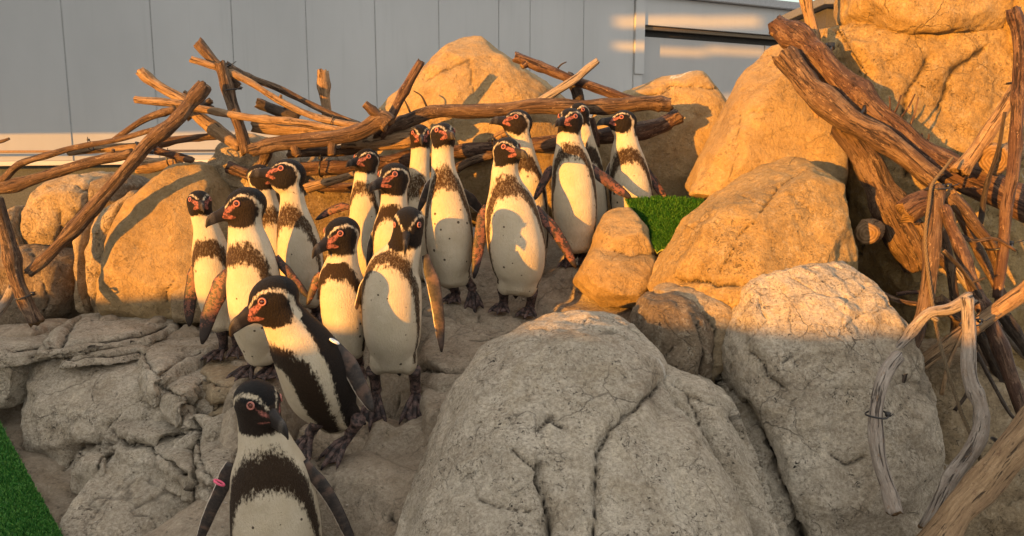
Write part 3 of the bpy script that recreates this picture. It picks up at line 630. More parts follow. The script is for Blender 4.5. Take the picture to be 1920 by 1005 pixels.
# ------------------------------------------------------------------ branches
def spline(pts, n):
    p = np.asarray(pts, float); p = np.vstack([2 * p[0] - p[1], p, 2 * p[-1] - p[-2]]); m = len(p) - 3; out = []
    for i in range(n):
        t = i / (n - 1) * m; k = min(int(t), m - 1); t -= k; a, b_, c, d = p[k:k + 4]
        out.append(.5 * ((2 * b_) + (-a + c) * t + (2 * a - 5 * b_ + 4 * c - d) * t * t + (-a + 3 * b_ - 3 * c + d) * t ** 3))
    return np.array(out)
NB = [0]
def branch(label, pts, Ya, r0, r1, mat, Yb=None, stubs=(), knob=1.0, name='branch', seg=14, wob=1.0, group=None):
    NB[0] += 1; Yb = Ya if Yb is None else Yb; k = len(pts)
    w = [P(q[0], q[1], q[2] if len(q) > 2 else Ya + (Yb - Ya) * i / (k - 1)) for i, q in enumerate(pts)]
    L = sum(np.linalg.norm(w[i + 1] - w[i]) for i in range(k - 1)); n = max(10, int(L / .012)); c = spline(w, n)
    ym = (Ya + Yb) / 2; ra, rb = r0 * pxm(ym), r1 * pxm(ym); s_ = np.linspace(0, L, n); sd_ = NB[0] * 5.1
    z0 = np.zeros(n)
    c[:, 0] += noise(np.stack([s_ * 6 + sd_, z0, z0], 1)) * ra * .35 * wob; c[:, 2] += noise(np.stack([s_ * 6 + sd_, z0 + 5, z0], 1)) * ra * .35 * wob
    rad = np.linspace(ra, rb, n) * (1 + noise(np.stack([s_ * 11 + sd_, z0 + 9, z0], 1)) * .22)
    for _ in range(int(L * 5 * knob) + 1):
        u = random.random() * L; rad = rad * (1 + random.uniform(.05, .28) * np.exp(-((s_ - u) / (ra * 1.1)) ** 2))
    ang = np.arange(seg) / seg * 2 * math.pi
    A_, S_ = np.meshgrid(ang, s_); q = np.stack([np.cos(A_) * 1.3, np.sin(A_) * 1.3, S_ * 9], -1).reshape(-1, 3) + sd_
    q2 = np.stack([np.cos(A_) * 3.2, np.sin(A_) * 3.2, S_ * 16], -1).reshape(-1, 3) + sd_
    R2 = rad[:, None] * (1 + (noise(q) * .30 + noise(q2) * .13).reshape(n, seg))
    # chewed ends
    V, Fc, nf = tube_mesh(c, R2, seg, False); V = np.array(V)
    for e, ring in ((0, 0), (1, n - 1)):
        t = c[1] - c[0] if e == 0 else c[-2] - c[-1]; t /= np.linalg.norm(t)
        for kk in range(seg): V[ring * seg + kk] -= t * (-.0 + random.uniform(-.3, .3) * R2[ring, kk])
    V = list(V); mi = [0] * nf
    for ring, cc, t, flip in ((0, c[0], c[1] - c[0], 1), (n - 1, c[-1], c[-2] - c[-1], 0)):
        t = t / np.linalg.norm(t); j = len(V)
        for kk in range(seg): V.append(V[ring * seg + kk] * .35 + cc * .65 + t * random.uniform(.0, .35) * rad[ring])
        V.append(cc + t * rad[ring] * .15)
        for kk in range(seg):
            a, b_ = ring * seg + kk, ring * seg + (kk + 1) % seg; a2, b2 = j + kk, j + (kk + 1) % seg
            f = (a, b_, b2, a2); g = (a2, b2, j + seg)
            Fc += [f[::-1] if flip else f, g[::-1] if flip else g]
            mi += [1, 1]
    bark = []
    for i in range(n):
        for kk in range(seg): bark.append((math.cos(ang[kk]) * rad[i], math.sin(ang[kk]) * rad[i], s_[i]))
    for ring in (0, n - 1):
        for kk in range(seg): bark.append((math.cos(ang[kk]) * rad[ring] * .3, math.sin(ang[kk]) * rad[ring] * .3, s_[ring] + .05))
        bark.append((0, 0, s_[ring] + .05))
    for (u, dx, dy, ln, rr) in stubs:      # side stubs: position along, direction (px right, px up), length px, radius px
        i = int(u * (n - 1)); a = c[i]; d = np.array([dx, -.35, dy]); d /= np.linalg.norm(d); ln *= pxm(ym); rr *= pxm(ym)
        sp_ = [a + d * ln * t for t in np.linspace(0, 1, 6)]
        v2, f2, n2 = tube_mesh(sp_, [rr * (1.25 - .45 * t) * (1 + .15 * random.uniform(-1, 1)) for t in np.linspace(0, 1, 6)], 8)
        off = len(V); V += list(v2); Fc += [tuple(x + off for x in f) for f in f2]; mi += [0] * n2 + [1, 1]
        for t in np.linspace(0, 1, 6):
            for kk in range(8): bark.append((math.cos(kk * .785) * rr, math.sin(kk * .785) * rr, s_[i] + t * ln))
    o = mesh_obj(name, V, Fc, [mat, END], None, midx=mi)
    attr_v(o.data, 'bark', bark); tag(o, label, 'branch', group)
    return o
def twig(label, pts, Y, r, mat=None, Yb=None): return branch(label, pts, Y, r, r * .5, mat or W_DARK, Yb, seg=7, wob=1.5, name='twig')

B = branch
# left
B('thick grey-brown branch leaning diagonally across the left rocks', [(384, 158), (342, 212), (278, 272), (205, 355), (115, 455), (54, 512)], 3.0, 14, 10, W_BARK, 2.85)
B('pale split stick with its chewed tip highest at far left of the heap', [(262, 132), (302, 163), (346, 190), (380, 212)], 3.15, 9, 9, W_PALE)
B('pale stick with a black scorched collar sloping down to the faceted stone', [(362, 208), (400, 240), (452, 276)], 3.12, 12, 11, W_PALE)
B('long straight pale stick lying level across the fork', [(252, 186), (340, 196), (450, 218), (560, 230), (645, 244), (700, 243)], 3.08, 7, 6.5, W_PALE)
B('short stout stick forming the very top of the left tripod', [(371, 80), (395, 108), (420, 135), (447, 163)], 3.16, 10, 8, W_BARK)
B('knotted upright stick under the tripod top', [(414, 118), (430, 180), (448, 235), (464, 288)], 3.1, 10, 11, W_BARK, stubs=((.1, -1, .6, 14, 4),))
B('thin pale pole running from the tripod down to the right', [(358, 111), (412, 128), (470, 155), (530, 192), (600, 222), (690, 240)], 3.12, 6, 6.5, W_PALE, stubs=((.6, .3, 1, 12, 3),))
B('darker thin pole just above the pale one off the tripod', [(424, 120), (462, 143), (530, 168), (600, 205), (676, 236)], 3.2, 6.5, 6, W_BARK)
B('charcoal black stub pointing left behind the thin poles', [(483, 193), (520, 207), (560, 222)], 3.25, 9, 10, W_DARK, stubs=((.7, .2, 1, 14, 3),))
B('short upright post standing alone behind the stick pile', [(605, 132), (609, 175), (613, 215), (612, 250)], 3.4, 9, 9, W_PALE)
B('small dark crossing stub behind the grey-brown branch', [(396, 188), (372, 205), (350, 222)], 3.2, 6, 6, W_DARK)
B('small blackened knob sticking up behind the fork', [(345, 176), (370, 190), (400, 204)], 3.25, 7, 5, W_BARK)
B('slender bowed branch arching in from the left edge', [(-30, 370), (4, 338), (38, 308), (101, 288), (162, 272), (220, 262), (292, 241)], 3.0, 7.5, 4, W_BARK)
B('knobbly branch lying above the lumpy boulder from the left edge', [(-30, 362), (6, 352), (68, 335), (135, 314), (203, 296), (250, 287)], 2.98, 11, 9, W_BARK, stubs=((.85, .3, 1, 16, 4),))
B('curved grey branch rising to the fork from the bowed one', [(214, 262), (257, 232), (291, 215), (330, 205)], 3.04, 5, 7, W_BARK)
B('short orange stick bound under the bowed branch', [(128, 286), (180, 280), (262, 275)], 3.05, 6, 8, W_PALE)
B('brown stick running level from the fork to the faceted stone', [(285, 276), (320, 264), (370, 258), (415, 254)], 3.16, 8, 6, W_BARK)
B('rusty brown stick sloping down over the egg-shaped boulder top', [(285, 280), (320, 289), (362, 300)], 3.1, 8, 6, W_RED)
B('chunky split log end above the egg-shaped boulder', [(257, 311), (290, 310), (338, 301)], 3.3, 14, 11, W_PALE)
B('thick jointed post standing at the left edge', [(-8, 370), (14, 455), (30, 515), (48, 566), (68, 606)], 2.85, 12, 14, W_BARK, 2.78)
B('grey driftwood stub behind the jointed post', [(-20, 600), (8, 570), (26, 536)], 2.95, 9, 8, W_GREY)
twig('tip of a brown twig poking in at the left edge', [(-20, 270), (4, 265), (18, 260)], 3.0, 4.5, W_BARK)
# centre
B('heavy gnarled bough crossing the stick pile beneath the poles', [(470, 282), (529, 268), (611, 260), (678, 246), (716, 226), (728, 232)], 3.05, 12, 17, W_BARK, stubs=((.86, -.9, .8, 46, 9), (.25, .5, -1, 30, 8), (.45, 0, -1, 34, 9)))
B('long horizontal bough above the penguins reaching to the right rock', [(700, 246), (745, 235), (790, 216), (830, 208), (911, 208), (1018, 199), (1126, 200), (1215, 194), (1258, 196)], 3.18, 12, 13, W_BARK, 3.25, stubs=((.14, -1, .25, 42, 6), (.93, -.2, 1, 14, 8)))
B('smooth dark-brown stick leaning against the tall peak rock', [(790, 115), (758, 170), (735, 215), (712, 256)], 3.12, 8, 9, W_RED, wob=.4)
B('reddish branch sloping down from the right flank of the peak rock', [(966, 106), (1018, 127), (1065, 146), (1126, 168), (1200, 190)], 3.36, 10, 7, W_RED, 3.28, stubs=((.12, -.6, -.5, 16, 7),))
B('bleached grey driftwood stick pointing up to the right', [(1122, 113), (1095, 134), (1072, 152), (1008, 194)], 3.26, 6, 8, W_GREY)
B('thick lower log passing behind the heads of the right-hand penguins', [(1274, 216), (1233, 238), (1126, 256), (1018, 270), (925, 277), (850, 284)], 3.32, 15, 11, W_RED)
B('reddish log lying low behind the shaded middle penguins', [(556, 318), (610, 314), (665, 313), (720, 306), (776, 296)], 3.2, 13, 14, W_RED)
B('fat pale log with a tapering split end behind the stick crossing', [(640, 270), (680, 268), (712, 267), (775, 258)], 3.2, 8, 18, W_PALE)
B('pale flattened stick tucked under the level one', [(474, 236), (543, 243), (600, 250), (640, 252)], 3.16, 11, 9, W_PALE)
B('pale broken stick low in the pile touching a penguin head', [(573, 354), (627, 338), (664, 326)], 3.12, 9, 6, W_PALE)
B('short stick end angled under the lower log', [(850, 316), (890, 300), (926, 290)], 3.3, 9, 6, W_BARK)
B('pale stub poking out behind the red-faced penguin', [(918, 268), (940, 254), (970, 238)], 3.35, 6, 10, W_PALE)
B('splintered reddish stump between two right-hand penguins', [(1112, 275), (1110, 250), (1104, 222)], 3.24, 14, 10, W_RED, stubs=((.4, 1, .6, 18, 4), (.6, -.6, 1, 18, 3)))
B('dark upright prop behind the bleached driftwood', [(1062, 140), (1078, 165), (1088, 196)], 3.36, 11, 10, W_DARK)
B('brown stick crossing low above the olive-cheeked penguin', [(428, 312), (470, 330), (520, 352)], 3.2, 11, 8, W_RED)
B('knotty short stick standing in the shade of the pile', [(505, 262), (495, 300), (470, 340)], 3.22, 9, 8, W_BARK)
B('bent stick half hidden beneath the gnarled bough', [(540, 286), (620, 284), (700, 276)], 3.24, 10, 9, W_BARK)
B('lowest reddish stick across the dark hollow', [(580, 345), (640, 352), (740, 340)], 3.3, 9, 7, W_RED)
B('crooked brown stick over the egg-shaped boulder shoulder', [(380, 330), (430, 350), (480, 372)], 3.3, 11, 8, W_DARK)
twig('fine bent twig above the reddish sloping branch', [(1044, 130), (1052, 121), (1062, 116)], 3.36, 2)
twig('thin twig standing at the foot of the peak rock', [(770, 212), (764, 198), (758, 186)], 3.2, 2)
twig('hair-thin twig forking left of the dark-brown stick', [(800, 200), (790, 180), (775, 170)], 3.3, 2)
# right
B('massive red-brown log slanting down from the upper right corner of the wall', [(1450, 42), (1503, 80), (1540, 118), (1599, 175), (1659, 228), (1718, 280), (1778, 318), (1858, 352), (1960, 400)], 2.95, 20, 30, W_RED, 2.55, stubs=((.04, -1, -.6, 24, 5), (.15, 1, .25, 26, 6)))
B('second thick log with a torn grey end alongside the massive one', [(1470, 104), (1500, 140), (1530, 175), (1579, 218), (1639, 252), (1699, 292), (1754, 338)], 2.85, 24, 17, W_BARK, 2.55)
B('stout mottled trunk dropping steeply from the two logs', [(1578, 234), (1623, 298), (1655, 360), (1687, 420), (1728, 500)], 2.78, 24, 34, W_BARK, 2.62)
B('orange upright pole rising out of the top of the frame', [(1506, -60), (1512, 0), (1520, 42), (1526, 84)], 3.05, 11, 10, W_PALE, wob=.4)
B('orange pole foot showing below the two logs', [(1530, 190), (1532, 240), (1533, 305)], 3.0, 11, 11, W_PALE, wob=.4)
B('long upright pole at the right edge lashed to the frame', [(1899, 16), (1912, 80), (1909, 160), (1906, 240), (1901, 310), (1888, 390), (1880, 470), (1870, 560)], 2.4, 12, 9, W_RED, 2.3, wob=.5)
B('pale slanting pole rising behind the right upright', [(1925, 130), (1892, 188), (1850, 256), (1798, 322)], 2.55, 11, 14, W_PALE, 2.5)
B('fork-topped pole carrying the rope at the crossing', [(1757, 350), (1755, 400), (1748, 460), (1740, 540), (1727, 592), (1712, 645), (1692, 705), (1672, 775)], 2.35, 15, 12, W_BARK, 2.1)
B('lower grey end of a stick behind the cable-tied driftwood', [(1690, 700), (1672, 775), (1625, 855), (1600, 888)], 2.08, 11, 7, W_DARK)
B('smooth reddish pole slanting down right from the crossing', [(1770, 388), (1786, 430), (1803, 471), (1826, 539), (1850, 590), (1892, 700), (1925, 790)], 2.3, 10, 15, W_RED, 2.15)
B('bark-covered stick ending in a pale sharpened point', [(1778, 366), (1806, 395), (1832, 428), (1862, 470), (1872, 515), (1868, 572)], 2.36, 15, 4, W_BARK)
B('orange pole coming in from the right edge across the others', [(1950, 518), (1920, 545), (1858, 590), (1779, 645), (1722, 686)], 2.15, 17, 14, W_PALE, 2.2)
B('bent pinkish driftwood with a broken elbow', [(1822, 556), (1780, 580), (1742, 588), (1716, 612), (1696, 638), (1674, 662)], 2.12, 12, 8, W_GREY, stubs=((.45, 1, -.5, 22, 5),))
B('bleached curved driftwood hanging with a cable tie', [(1684, 668), (1660, 700), (1645, 750), (1642, 800), (1648, 860), (1664, 915), (1678, 962)], 1.98, 14, 13, W_GREY, 1.78)
B('wavy silver driftwood reaching down to the pale log', [(1814, 560), (1816, 620), (1817, 700), (1840, 770), (1830, 832), (1785, 900), (1736, 992)], 2.04, 12, 16, W_GREY, 1.85)
B('thick pale log lying across the bottom right corner', [(1990, 730), (1920, 815), (1845, 905), (1778, 985), (1700, 1090)], 1.86, 30, 30, W_PALE, 1.72, seg=20)
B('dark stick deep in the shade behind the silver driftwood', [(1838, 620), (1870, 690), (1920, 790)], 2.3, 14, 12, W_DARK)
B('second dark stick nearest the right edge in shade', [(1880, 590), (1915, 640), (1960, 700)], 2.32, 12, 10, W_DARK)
B('short reddish log stub under the lashed crossing', [(1692, 402), (1720, 385), (1765, 366)], 2.5, 24, 22, W_RED)
B('round orange sawn log end facing the viewer', [(1626, 436, 2.52), (1632, 434, 2.64), (1645, 430, 2.85)], 2.52, 19, 19, W_PALE, 2.85)
B('hollow sawn log end below the pale slanting pole', [(1864, 299, 2.48), (1880, 292, 2.62), (1905, 284, 2.8)], 2.48, 20, 22, W_PALE, 2.8)
B('slim stick between the rope and the reddish pole', [(1768, 430), (1778, 480), (1790, 560), (1788, 640)], 2.4, 8, 8, W_BARK)
B('short sunlit stick behind the fork-topped pole', [(1725, 420), (1750, 470), (1800, 520)], 2.5, 10, 8, W_BARK)
B('dull brown pole rising behind the sharpened stick', [(1800, 400), (1835, 470), (1880, 560)], 2.5, 9, 9, W_BARK)
B('mossy stick low behind the bent driftwood', [(1760, 560), (1800, 600), (1850, 700), (1880, 780)], 2.36, 12, 12, W_BARK)
B('thin root lying in the shadow beside the orange-topped boulder', [(1680, 552), (1712, 548), (1740, 552)], 2.45, 4, 4, W_RED)
for k, (a, b_) in enumerate([((1668, 228), (1690, 178)), ((1680, 232), (1716, 176)), ((1664, 226), (1668, 180)), ((1700, 250), (1722, 182)), ((1722, 262), (1728, 250)), ((1735, 268), (1742, 250))]):
    t = twig(['longest bark splinter standing on the massive log, leaning left','long slanting splinter on the massive log, second of the row','short upright splinter at the upper end of the splinter row','slanting splinter just below the long pair on the massive log','small stubby splinter on the massive log below the row','lowest tiny splinter on the massive red-brown log'][k], [a, ((a[0] + b_[0]) / 2 + 3, (a[1] + b_[1]) / 2), b_], 2.72, 2.5, W_RED); t['group'] = 'splinters standing on the massive log'; t['category'] = 'twig'

B('thin forked twig crossing low between the reddish poles', [(1770, 470), (1815, 520), (1868, 610), (1900, 690)], 2.2, 4, 3, W_DARK, stubs=((.4, 1, .5, 26, 2.5),))
B('thin pale twig leaning left under the orange pole', [(1765, 740), (1780, 680), (1806, 620), (1818, 585)], 2.12, 4, 3, W_PALE)
B('spindly stick rising past the hollow sawn log end', [(1838, 420), (1850, 350), (1872, 280), (1884, 210)], 2.45, 5, 3, W_DARK)
B('thin brown stick across the mouth of the dark hollow', [(1640, 545), (1690, 566), (1750, 575), (1800, 600)], 2.3, 5, 4, W_BARK)
B('wispy twig hooked over the sharpened stick', [(1800, 440), (1826, 452), (1866, 448), (1905, 470)], 2.3, 3.5, 2.5, W_BARK)
B('black strip of bark sagging below the orange pole', [(1830, 660), (1862, 720), (1890, 770), (1906, 790)], 2.06, 4, 3, W_DARK)
B('short twig jammed behind the silver driftwood bend', [(1790, 770), (1812, 740), (1826, 700)], 2.08, 4, 3, W_DARK)
B('slim bare pole sloping behind the reddish poles to the edge', [(1790, 500), (1840, 570), (1900, 640), (1950, 690)], 2.4, 8, 8, W_GREY)
# cable ties and rope
def tie(label, px, py, Y, rpx, axis, tail=10):
    """ring of radius rpx round a branch whose screen direction is axis (dx,dy)"""
    c = P(px, py, Y); t = np.array([axis[0], 0.05, -axis[1]], float); t /= np.linalg.norm(t); u = np.cross(t, [0, 1, 0]); u /= np.linalg.norm(u); w = np.cross(t, u)
    r = rpx * pxm(Y) * 1.08; pts = [c + (u * math.cos(a) + w * math.sin(a)) * r + t * .002 * math.sin(2 * a) for a in np.linspace(0, 6.28, 25)]
    V, Fc, _ = tube_mesh(pts, [max(.0018, r * .09)] * 25, 6)
    hd = c + u * r * 1.02 - np.array([0, 1, 0]) * .002; s_ = max(.004, r * .2); j = len(V)
    for dx in (-1, 1):
        for dy in (-1, 1):
            for dz in (-1, 1): V.append(hd + np.array([dx, dy, dz]) * s_)
    Fc += [tuple(j + i for i in f) for f in ((0, 1, 3, 2), (4, 6, 7, 5), (0, 4, 5, 1), (2, 3, 7, 6), (0, 2, 6, 4), (1, 5, 7, 3))]
    v2, f2, _ = tube_mesh([hd, hd + u * tail * .5 * pxm(Y) - np.array([0, .004, .003]), hd + u * tail * pxm(Y)], [.0016] * 3, 5); j = len(V); V += list(v2); Fc += [tuple(x + j for x in f) for f in f2]
    o = mesh_obj('cable_tie', V, Fc, BLACK); tag(o, label, 'cable tie', 'black ties lashing the branches')
tie('black cable tie round the bleached curved driftwood', 1644, 777, 1.885, 19, (.05, 1))
tie('black cable tie where the silver driftwood meets the orange pole', 1819, 606, 2.05, 17, (.3, 1), 20)
tie('black cable tie on the thick pale log in the corner', 1893, 845, 1.84, 34, (-.8, 1), 6)
tie('dark strap round the two logs at their middle', 1590, 222, 2.78, 34, (.8, .6), 10)
tie('dark strap near the top of the massive red-brown log', 1530, 112, 2.92, 30, (.7, .7), 8)
tie('dark strap holding the stout mottled trunk', 1672, 395, 2.69, 34, (.5, .9), 30)
tie('dark strap at the lashed crossing above the rope', 1757, 352, 2.35, 19, (.2, 1), 20)
tie('dark strap on the right edge upright near its top', 1909, 156, 2.4, 17, (.0, 1), 6)
tie('dark strap tying the sharpened stick to the upright', 1872, 462, 2.34, 20, (.3, 1), 40)
tie('black tie at the neck of the left tripod', 419, 128, 3.12, 12, (.5, 1), 14)
tie('black tie halfway down the knotted upright stick', 436, 168, 3.1, 13, (.2, 1), 6)
tie('dark tie round the bowed branch at far left', 169, 272, 3.02, 9, (1, -.2), 5)
tie('dark tie at the thick grey-brown branch fork', 270, 276, 3.0, 15, (-.7, 1), 5)
tie('dark tie round the chunky split log end', 318, 298, 3.24, 13, (1, -.1), 6)
tie('dark tie low on the jointed post', 46, 556, 2.79, 16, (.35, 1), 4)
tie('dark tie round the reddish log behind the middle penguins', 602, 314, 3.18, 16, (1, 0), 8)
tie('dark tie on the lower log beside the red-faced penguin', 925, 277, 3.3, 14, (1, 0), 10)
tie('dark tie on the thin pale pole tail', 622, 230, 3.12, 9, (1, .3), 5)
# rope
rp = spline([P(*q) for q in [(1786, 296, 2.4), (1768, 320, 2.36), (1748, 346, 2.32), (1742, 380, 2.3), (1735, 440, 2.28), (1739, 500, 2.24), (1747, 560, 2.2), (1757, 620, 2.12), (1770, 672, 2.06), (1798, 761, 2.0), (1814, 800, 1.97), (1838, 862, 1.9), (1846, 905, 1.84)]], 420)
V = []; Fc = []; T = np.gradient(rp, axis=0); T /= np.linalg.norm(T, axis=1)[:, None]; U = np.cross(T, [0, 1, 0]); U /= np.linalg.norm(U, axis=1)[:, None]; W = np.cross(T, U)
for ph in (0, 2.094, 4.19):
    a = np.arange(420) * .42 + ph; q = rp + (U * np.cos(a)[:, None] + W * np.sin(a)[:, None]) * .0026
    v2, f2, _ = tube_mesh(q, [.0026] * 420, 6); j = len(V); V += list(v2); Fc += [tuple(x + j for x in f) for f in f2]
o = mesh_obj('rope', V, Fc, ROPE); tag(o, 'twisted tan rope hanging down through the lashed right-hand poles', 'rope')

# ------------------------------------------------------------------ penguins
def penguin_mats():
    m = NM('plumage'); rest = m.attr('rest'); mk = m.N('ShaderNodeSeparateXYZ', {0: m.attr('mk')}); tone = m.attr('tone', 'Fac')
    jit = m.M('SUBTRACT', m.noise(rest, 150, 4, .75), .5); jit2 = m.M('SUBTRACT', m.noise(rest, 45, 2), .5)
    j = m.M('ADD', m.M('MULTIPLY', m.M('SUBTRACT', m.noise(m.map(rest, (1, 1, .4)), 150, 3, .65), .5), .022), m.M('MULTIPLY', jit2, .013))
    blk = m.rng(m.M('ADD', mk.outputs[0], j), -.0042, .0042, smooth=True)
    vor = m.N('ShaderNodeTexVoronoi', {'Vector': rest, 'Scale': 36.0, 'Randomness': 1.0}); sep = m.N('ShaderNodeSeparateColor', {0: vor.outputs['Color']})
    rad = m.rng(sep.outputs[1], 0, 1, .08, .20)
    dot = m.M('MULTIPLY', m.rng(m.M('SUBTRACT', rad, m.M('ADD', vor.outputs['Distance'], m.M('MULTIPLY', jit, .12))), -.01, .03), m.M('GREATER_THAN', sep.outputs[0], .52))
    dot = m.M('MULTIPLY', dot, m.rng(mk.outputs[2], 0, .01))
    white = m.mix(m.rng(m.noise(rest, 14, 4, .6), .35, .7), (.45, .39, .28), (.57, .51, .39))
    white = m.mix(m.rng(m.noise(rest, 9, 4), .50, .72, 0, .5), white, (.50, .42, .28))
    white = m.mix(m.rng(m.noise(m.map(rest, (1, 1, .35)), 190, 4, .8), .42, .66, .28, 0), white, (.40, .34, .25))
    flec = m.rng(m.noise(m.map(rest, (1, 1, .35)), 330, 3, .7), .52, .66, 0, .55)
    dk = m.mix(tone, (.005, .0045, .005), (.04, .022, .009)); dk2 = m.mix(tone, (.013, .012, .013), (.085, .048, .02))
    dark = m.mix(flec, dk, dk2)
    thin = m.M('MULTIPLY', m.rng(tone, .5, 1.0, 0, .4), m.rng(m.noise(m.map(rest, (1, 1, .5)), 210, 3, .7), .50, .60, 0, .75))
    blkt = m.M('MULTIPLY', blk, m.M('SUBTRACT', 1.0, thin), clamp=True)
    col = m.mix(m.M('MAXIMUM', blkt, m.M('MULTIPLY', dot, .9)), white, dark)
    # sparse pale feather flecks in the black cheek
    pk = m.rng(m.M('ADD', mk.outputs[1], m.M('MULTIPLY', jit, .010)), -.001, .0015)
    pinkc = m.mix(m.rng(m.noise(rest, 120, 3), .42, .60), (.30, .11, .088), (.09, .033, .028))
    col = m.mix(pk, col, pinkc)
    h = m.noise(m.map(rest, (1, 1, .45)), 200, 5, .75)
    plum = m.out(col, m.rng(blk, 0, 1, .8, .55), m.bump(h, .7, .008), m.rng(blk, 0, 1, .3, .12))
    m.b.inputs['Sheen Weight'].default_value = .02
    m = NM('bill'); p = m.attr('rest'); n = m.noise(p, 90, 4)
    y = m.N('ShaderNodeSeparateXYZ', {0: p}).outputs[1]
    col = m.mix(m.rng(n, .35, .65), (.008, .007, .007), (.03, .026, .025))
    ban = m.M('MULTIPLY', m.rng(m.M('ABSOLUTE', m.M('SUBTRACT', y, 1.78)), .18, .06), m.rng(n, .45, .6))
    col = m.mix(m.M('MULTIPLY', ban, .35), col, (.30, .27, .23))
    bill = m.out(col, .42, m.bump(n, .3, .002), .18)
    m = NM('flipper_skin'); f = m.attr('fl'); sp_ = m.N('ShaderNodeSeparateXYZ', {0: f}); u, v, sd_ = sp_.outputs
    p = m.attr('rest')
    n1 = m.noise(p, 55, 4, .7); n2 = m.noise(p, 22, 3, .6)
    pink = m.mix(m.rng(n2, .35, .65), (.17, .066, .046), (.075, .034, .026))
    blot = m.rng(m.M('ADD', m.M('MULTIPLY', m.noise(p, 110, 4, .7), .5), m.M('ADD', m.M('MULTIPLY', n1, .5), m.M('MULTIPLY', m.M('ABSOLUTE', v), .075))), .515, .55)
    tipd = m.rng(m.M('ADD', u, m.M('MULTIPLY', m.M('SUBTRACT', n2, .5), .5)), .78, .84)
    edge = m.rng(m.M('ADD', m.M('ABSOLUTE', m.M('ADD', v, .55)), m.M('MULTIPLY', m.M('SUBTRACT', n2, .5), .9)), .16, .08)
    midb = m.M('MULTIPLY', edge, m.M('MULTIPLY', m.rng(u, .08, .14), m.rng(u, .5, .42)))
    under = m.mix(m.M('MAXIMUM', m.M('MAXIMUM', blot, tipd), midb), pink, (.02, .014, .013))
    over = m.mix(m.rng(n1, .4, .7), (.016, .014, .014), (.055, .042, .036))
    over = m.mix(m.rng(m.M('ADD', v, m.M('MULTIPLY', m.M('SUBTRACT', n1, .5), .3)), .80, .9), over, (.55, .48, .40))
    over = m.mix(m.M('MULTIPLY', m.rng(n2, .5, .66), .3), over, (.26, .15, .10))
    flip = m.out(m.mix(m.rng(sd_, -.1, .1), over, under), .5, m.bump(m.noise(p, 300, 3), .4, .002), .35)
    m = NM('foot_skin'); p = m.pos(); n = m.noise(p, 70, 4, .7)
    foot = m.out(m.mix(m.rng(n, .42, .62), (.018, .015, .016), (.13, .085, .075)), .6, m.bump(m.noise(p, 260, 3), .7, .003), .3)
    eye = simple('eye_dark', (.05, .012, .006), .06, .8); ringm = simple('eye_ring', (.34, .13, .10), .5, .4, .001, 300)
    return plum, bill, flip, foot, eye, ringm
PLUM, BILL, FLIP, FOOT, EYE, RINGM = penguin_mats()

def smoothmin(a, b): return np.minimum(a, b)
def polydist(q, poly):
    d = np.full(len(q), 9.); poly = [np.array(p, float) / np.linalg.norm(p[:3]) if False else np.array(p, float) for p in poly]
    for a, b_ in zip(poly[:-1], poly[1:]):
        wa, wb = a[3], b_[3]; A = a[:3]; D = b_[:3] - A; t = np.clip(((q - A) @ D) / (D @ D), 0, 1)
        d = np.minimum(d, np.linalg.norm(q - A - t[:, None] * D, axis=1) - (wa + (wb - wa) * t))
    return d          # negative inside
ICO = None
def ellipsoid(bm, c, axes, rad, sub=3):
    r = bmesh.ops.create_icosphere(bm, subdivisions=sub, radius=1)
    for v in r['verts']:
        q = np.array(v.co); v.co = Vector(c + axes[0] * q[0] * rad[0] + axes[1] * q[1] * rad[1] + axes[2] * q[2] * rad[2])
def headframe(yaw, pitch, roll):
    yw, pt, rl = R(yaw), R(pitch), R(roll)
    f = np.array([-math.sin(yw) * math.cos(pt), -math.cos(yw) * math.cos(pt), -math.sin(pt)])
    x = np.cross(f, [0, 0, 1.]); x /= np.linalg.norm(x); u = np.cross(x, f)
    x2 = x * math.cos(rl) + u * math.sin(rl); u2 = np.cross(x2, f)
    return x2, f, u2
BEAKR = []
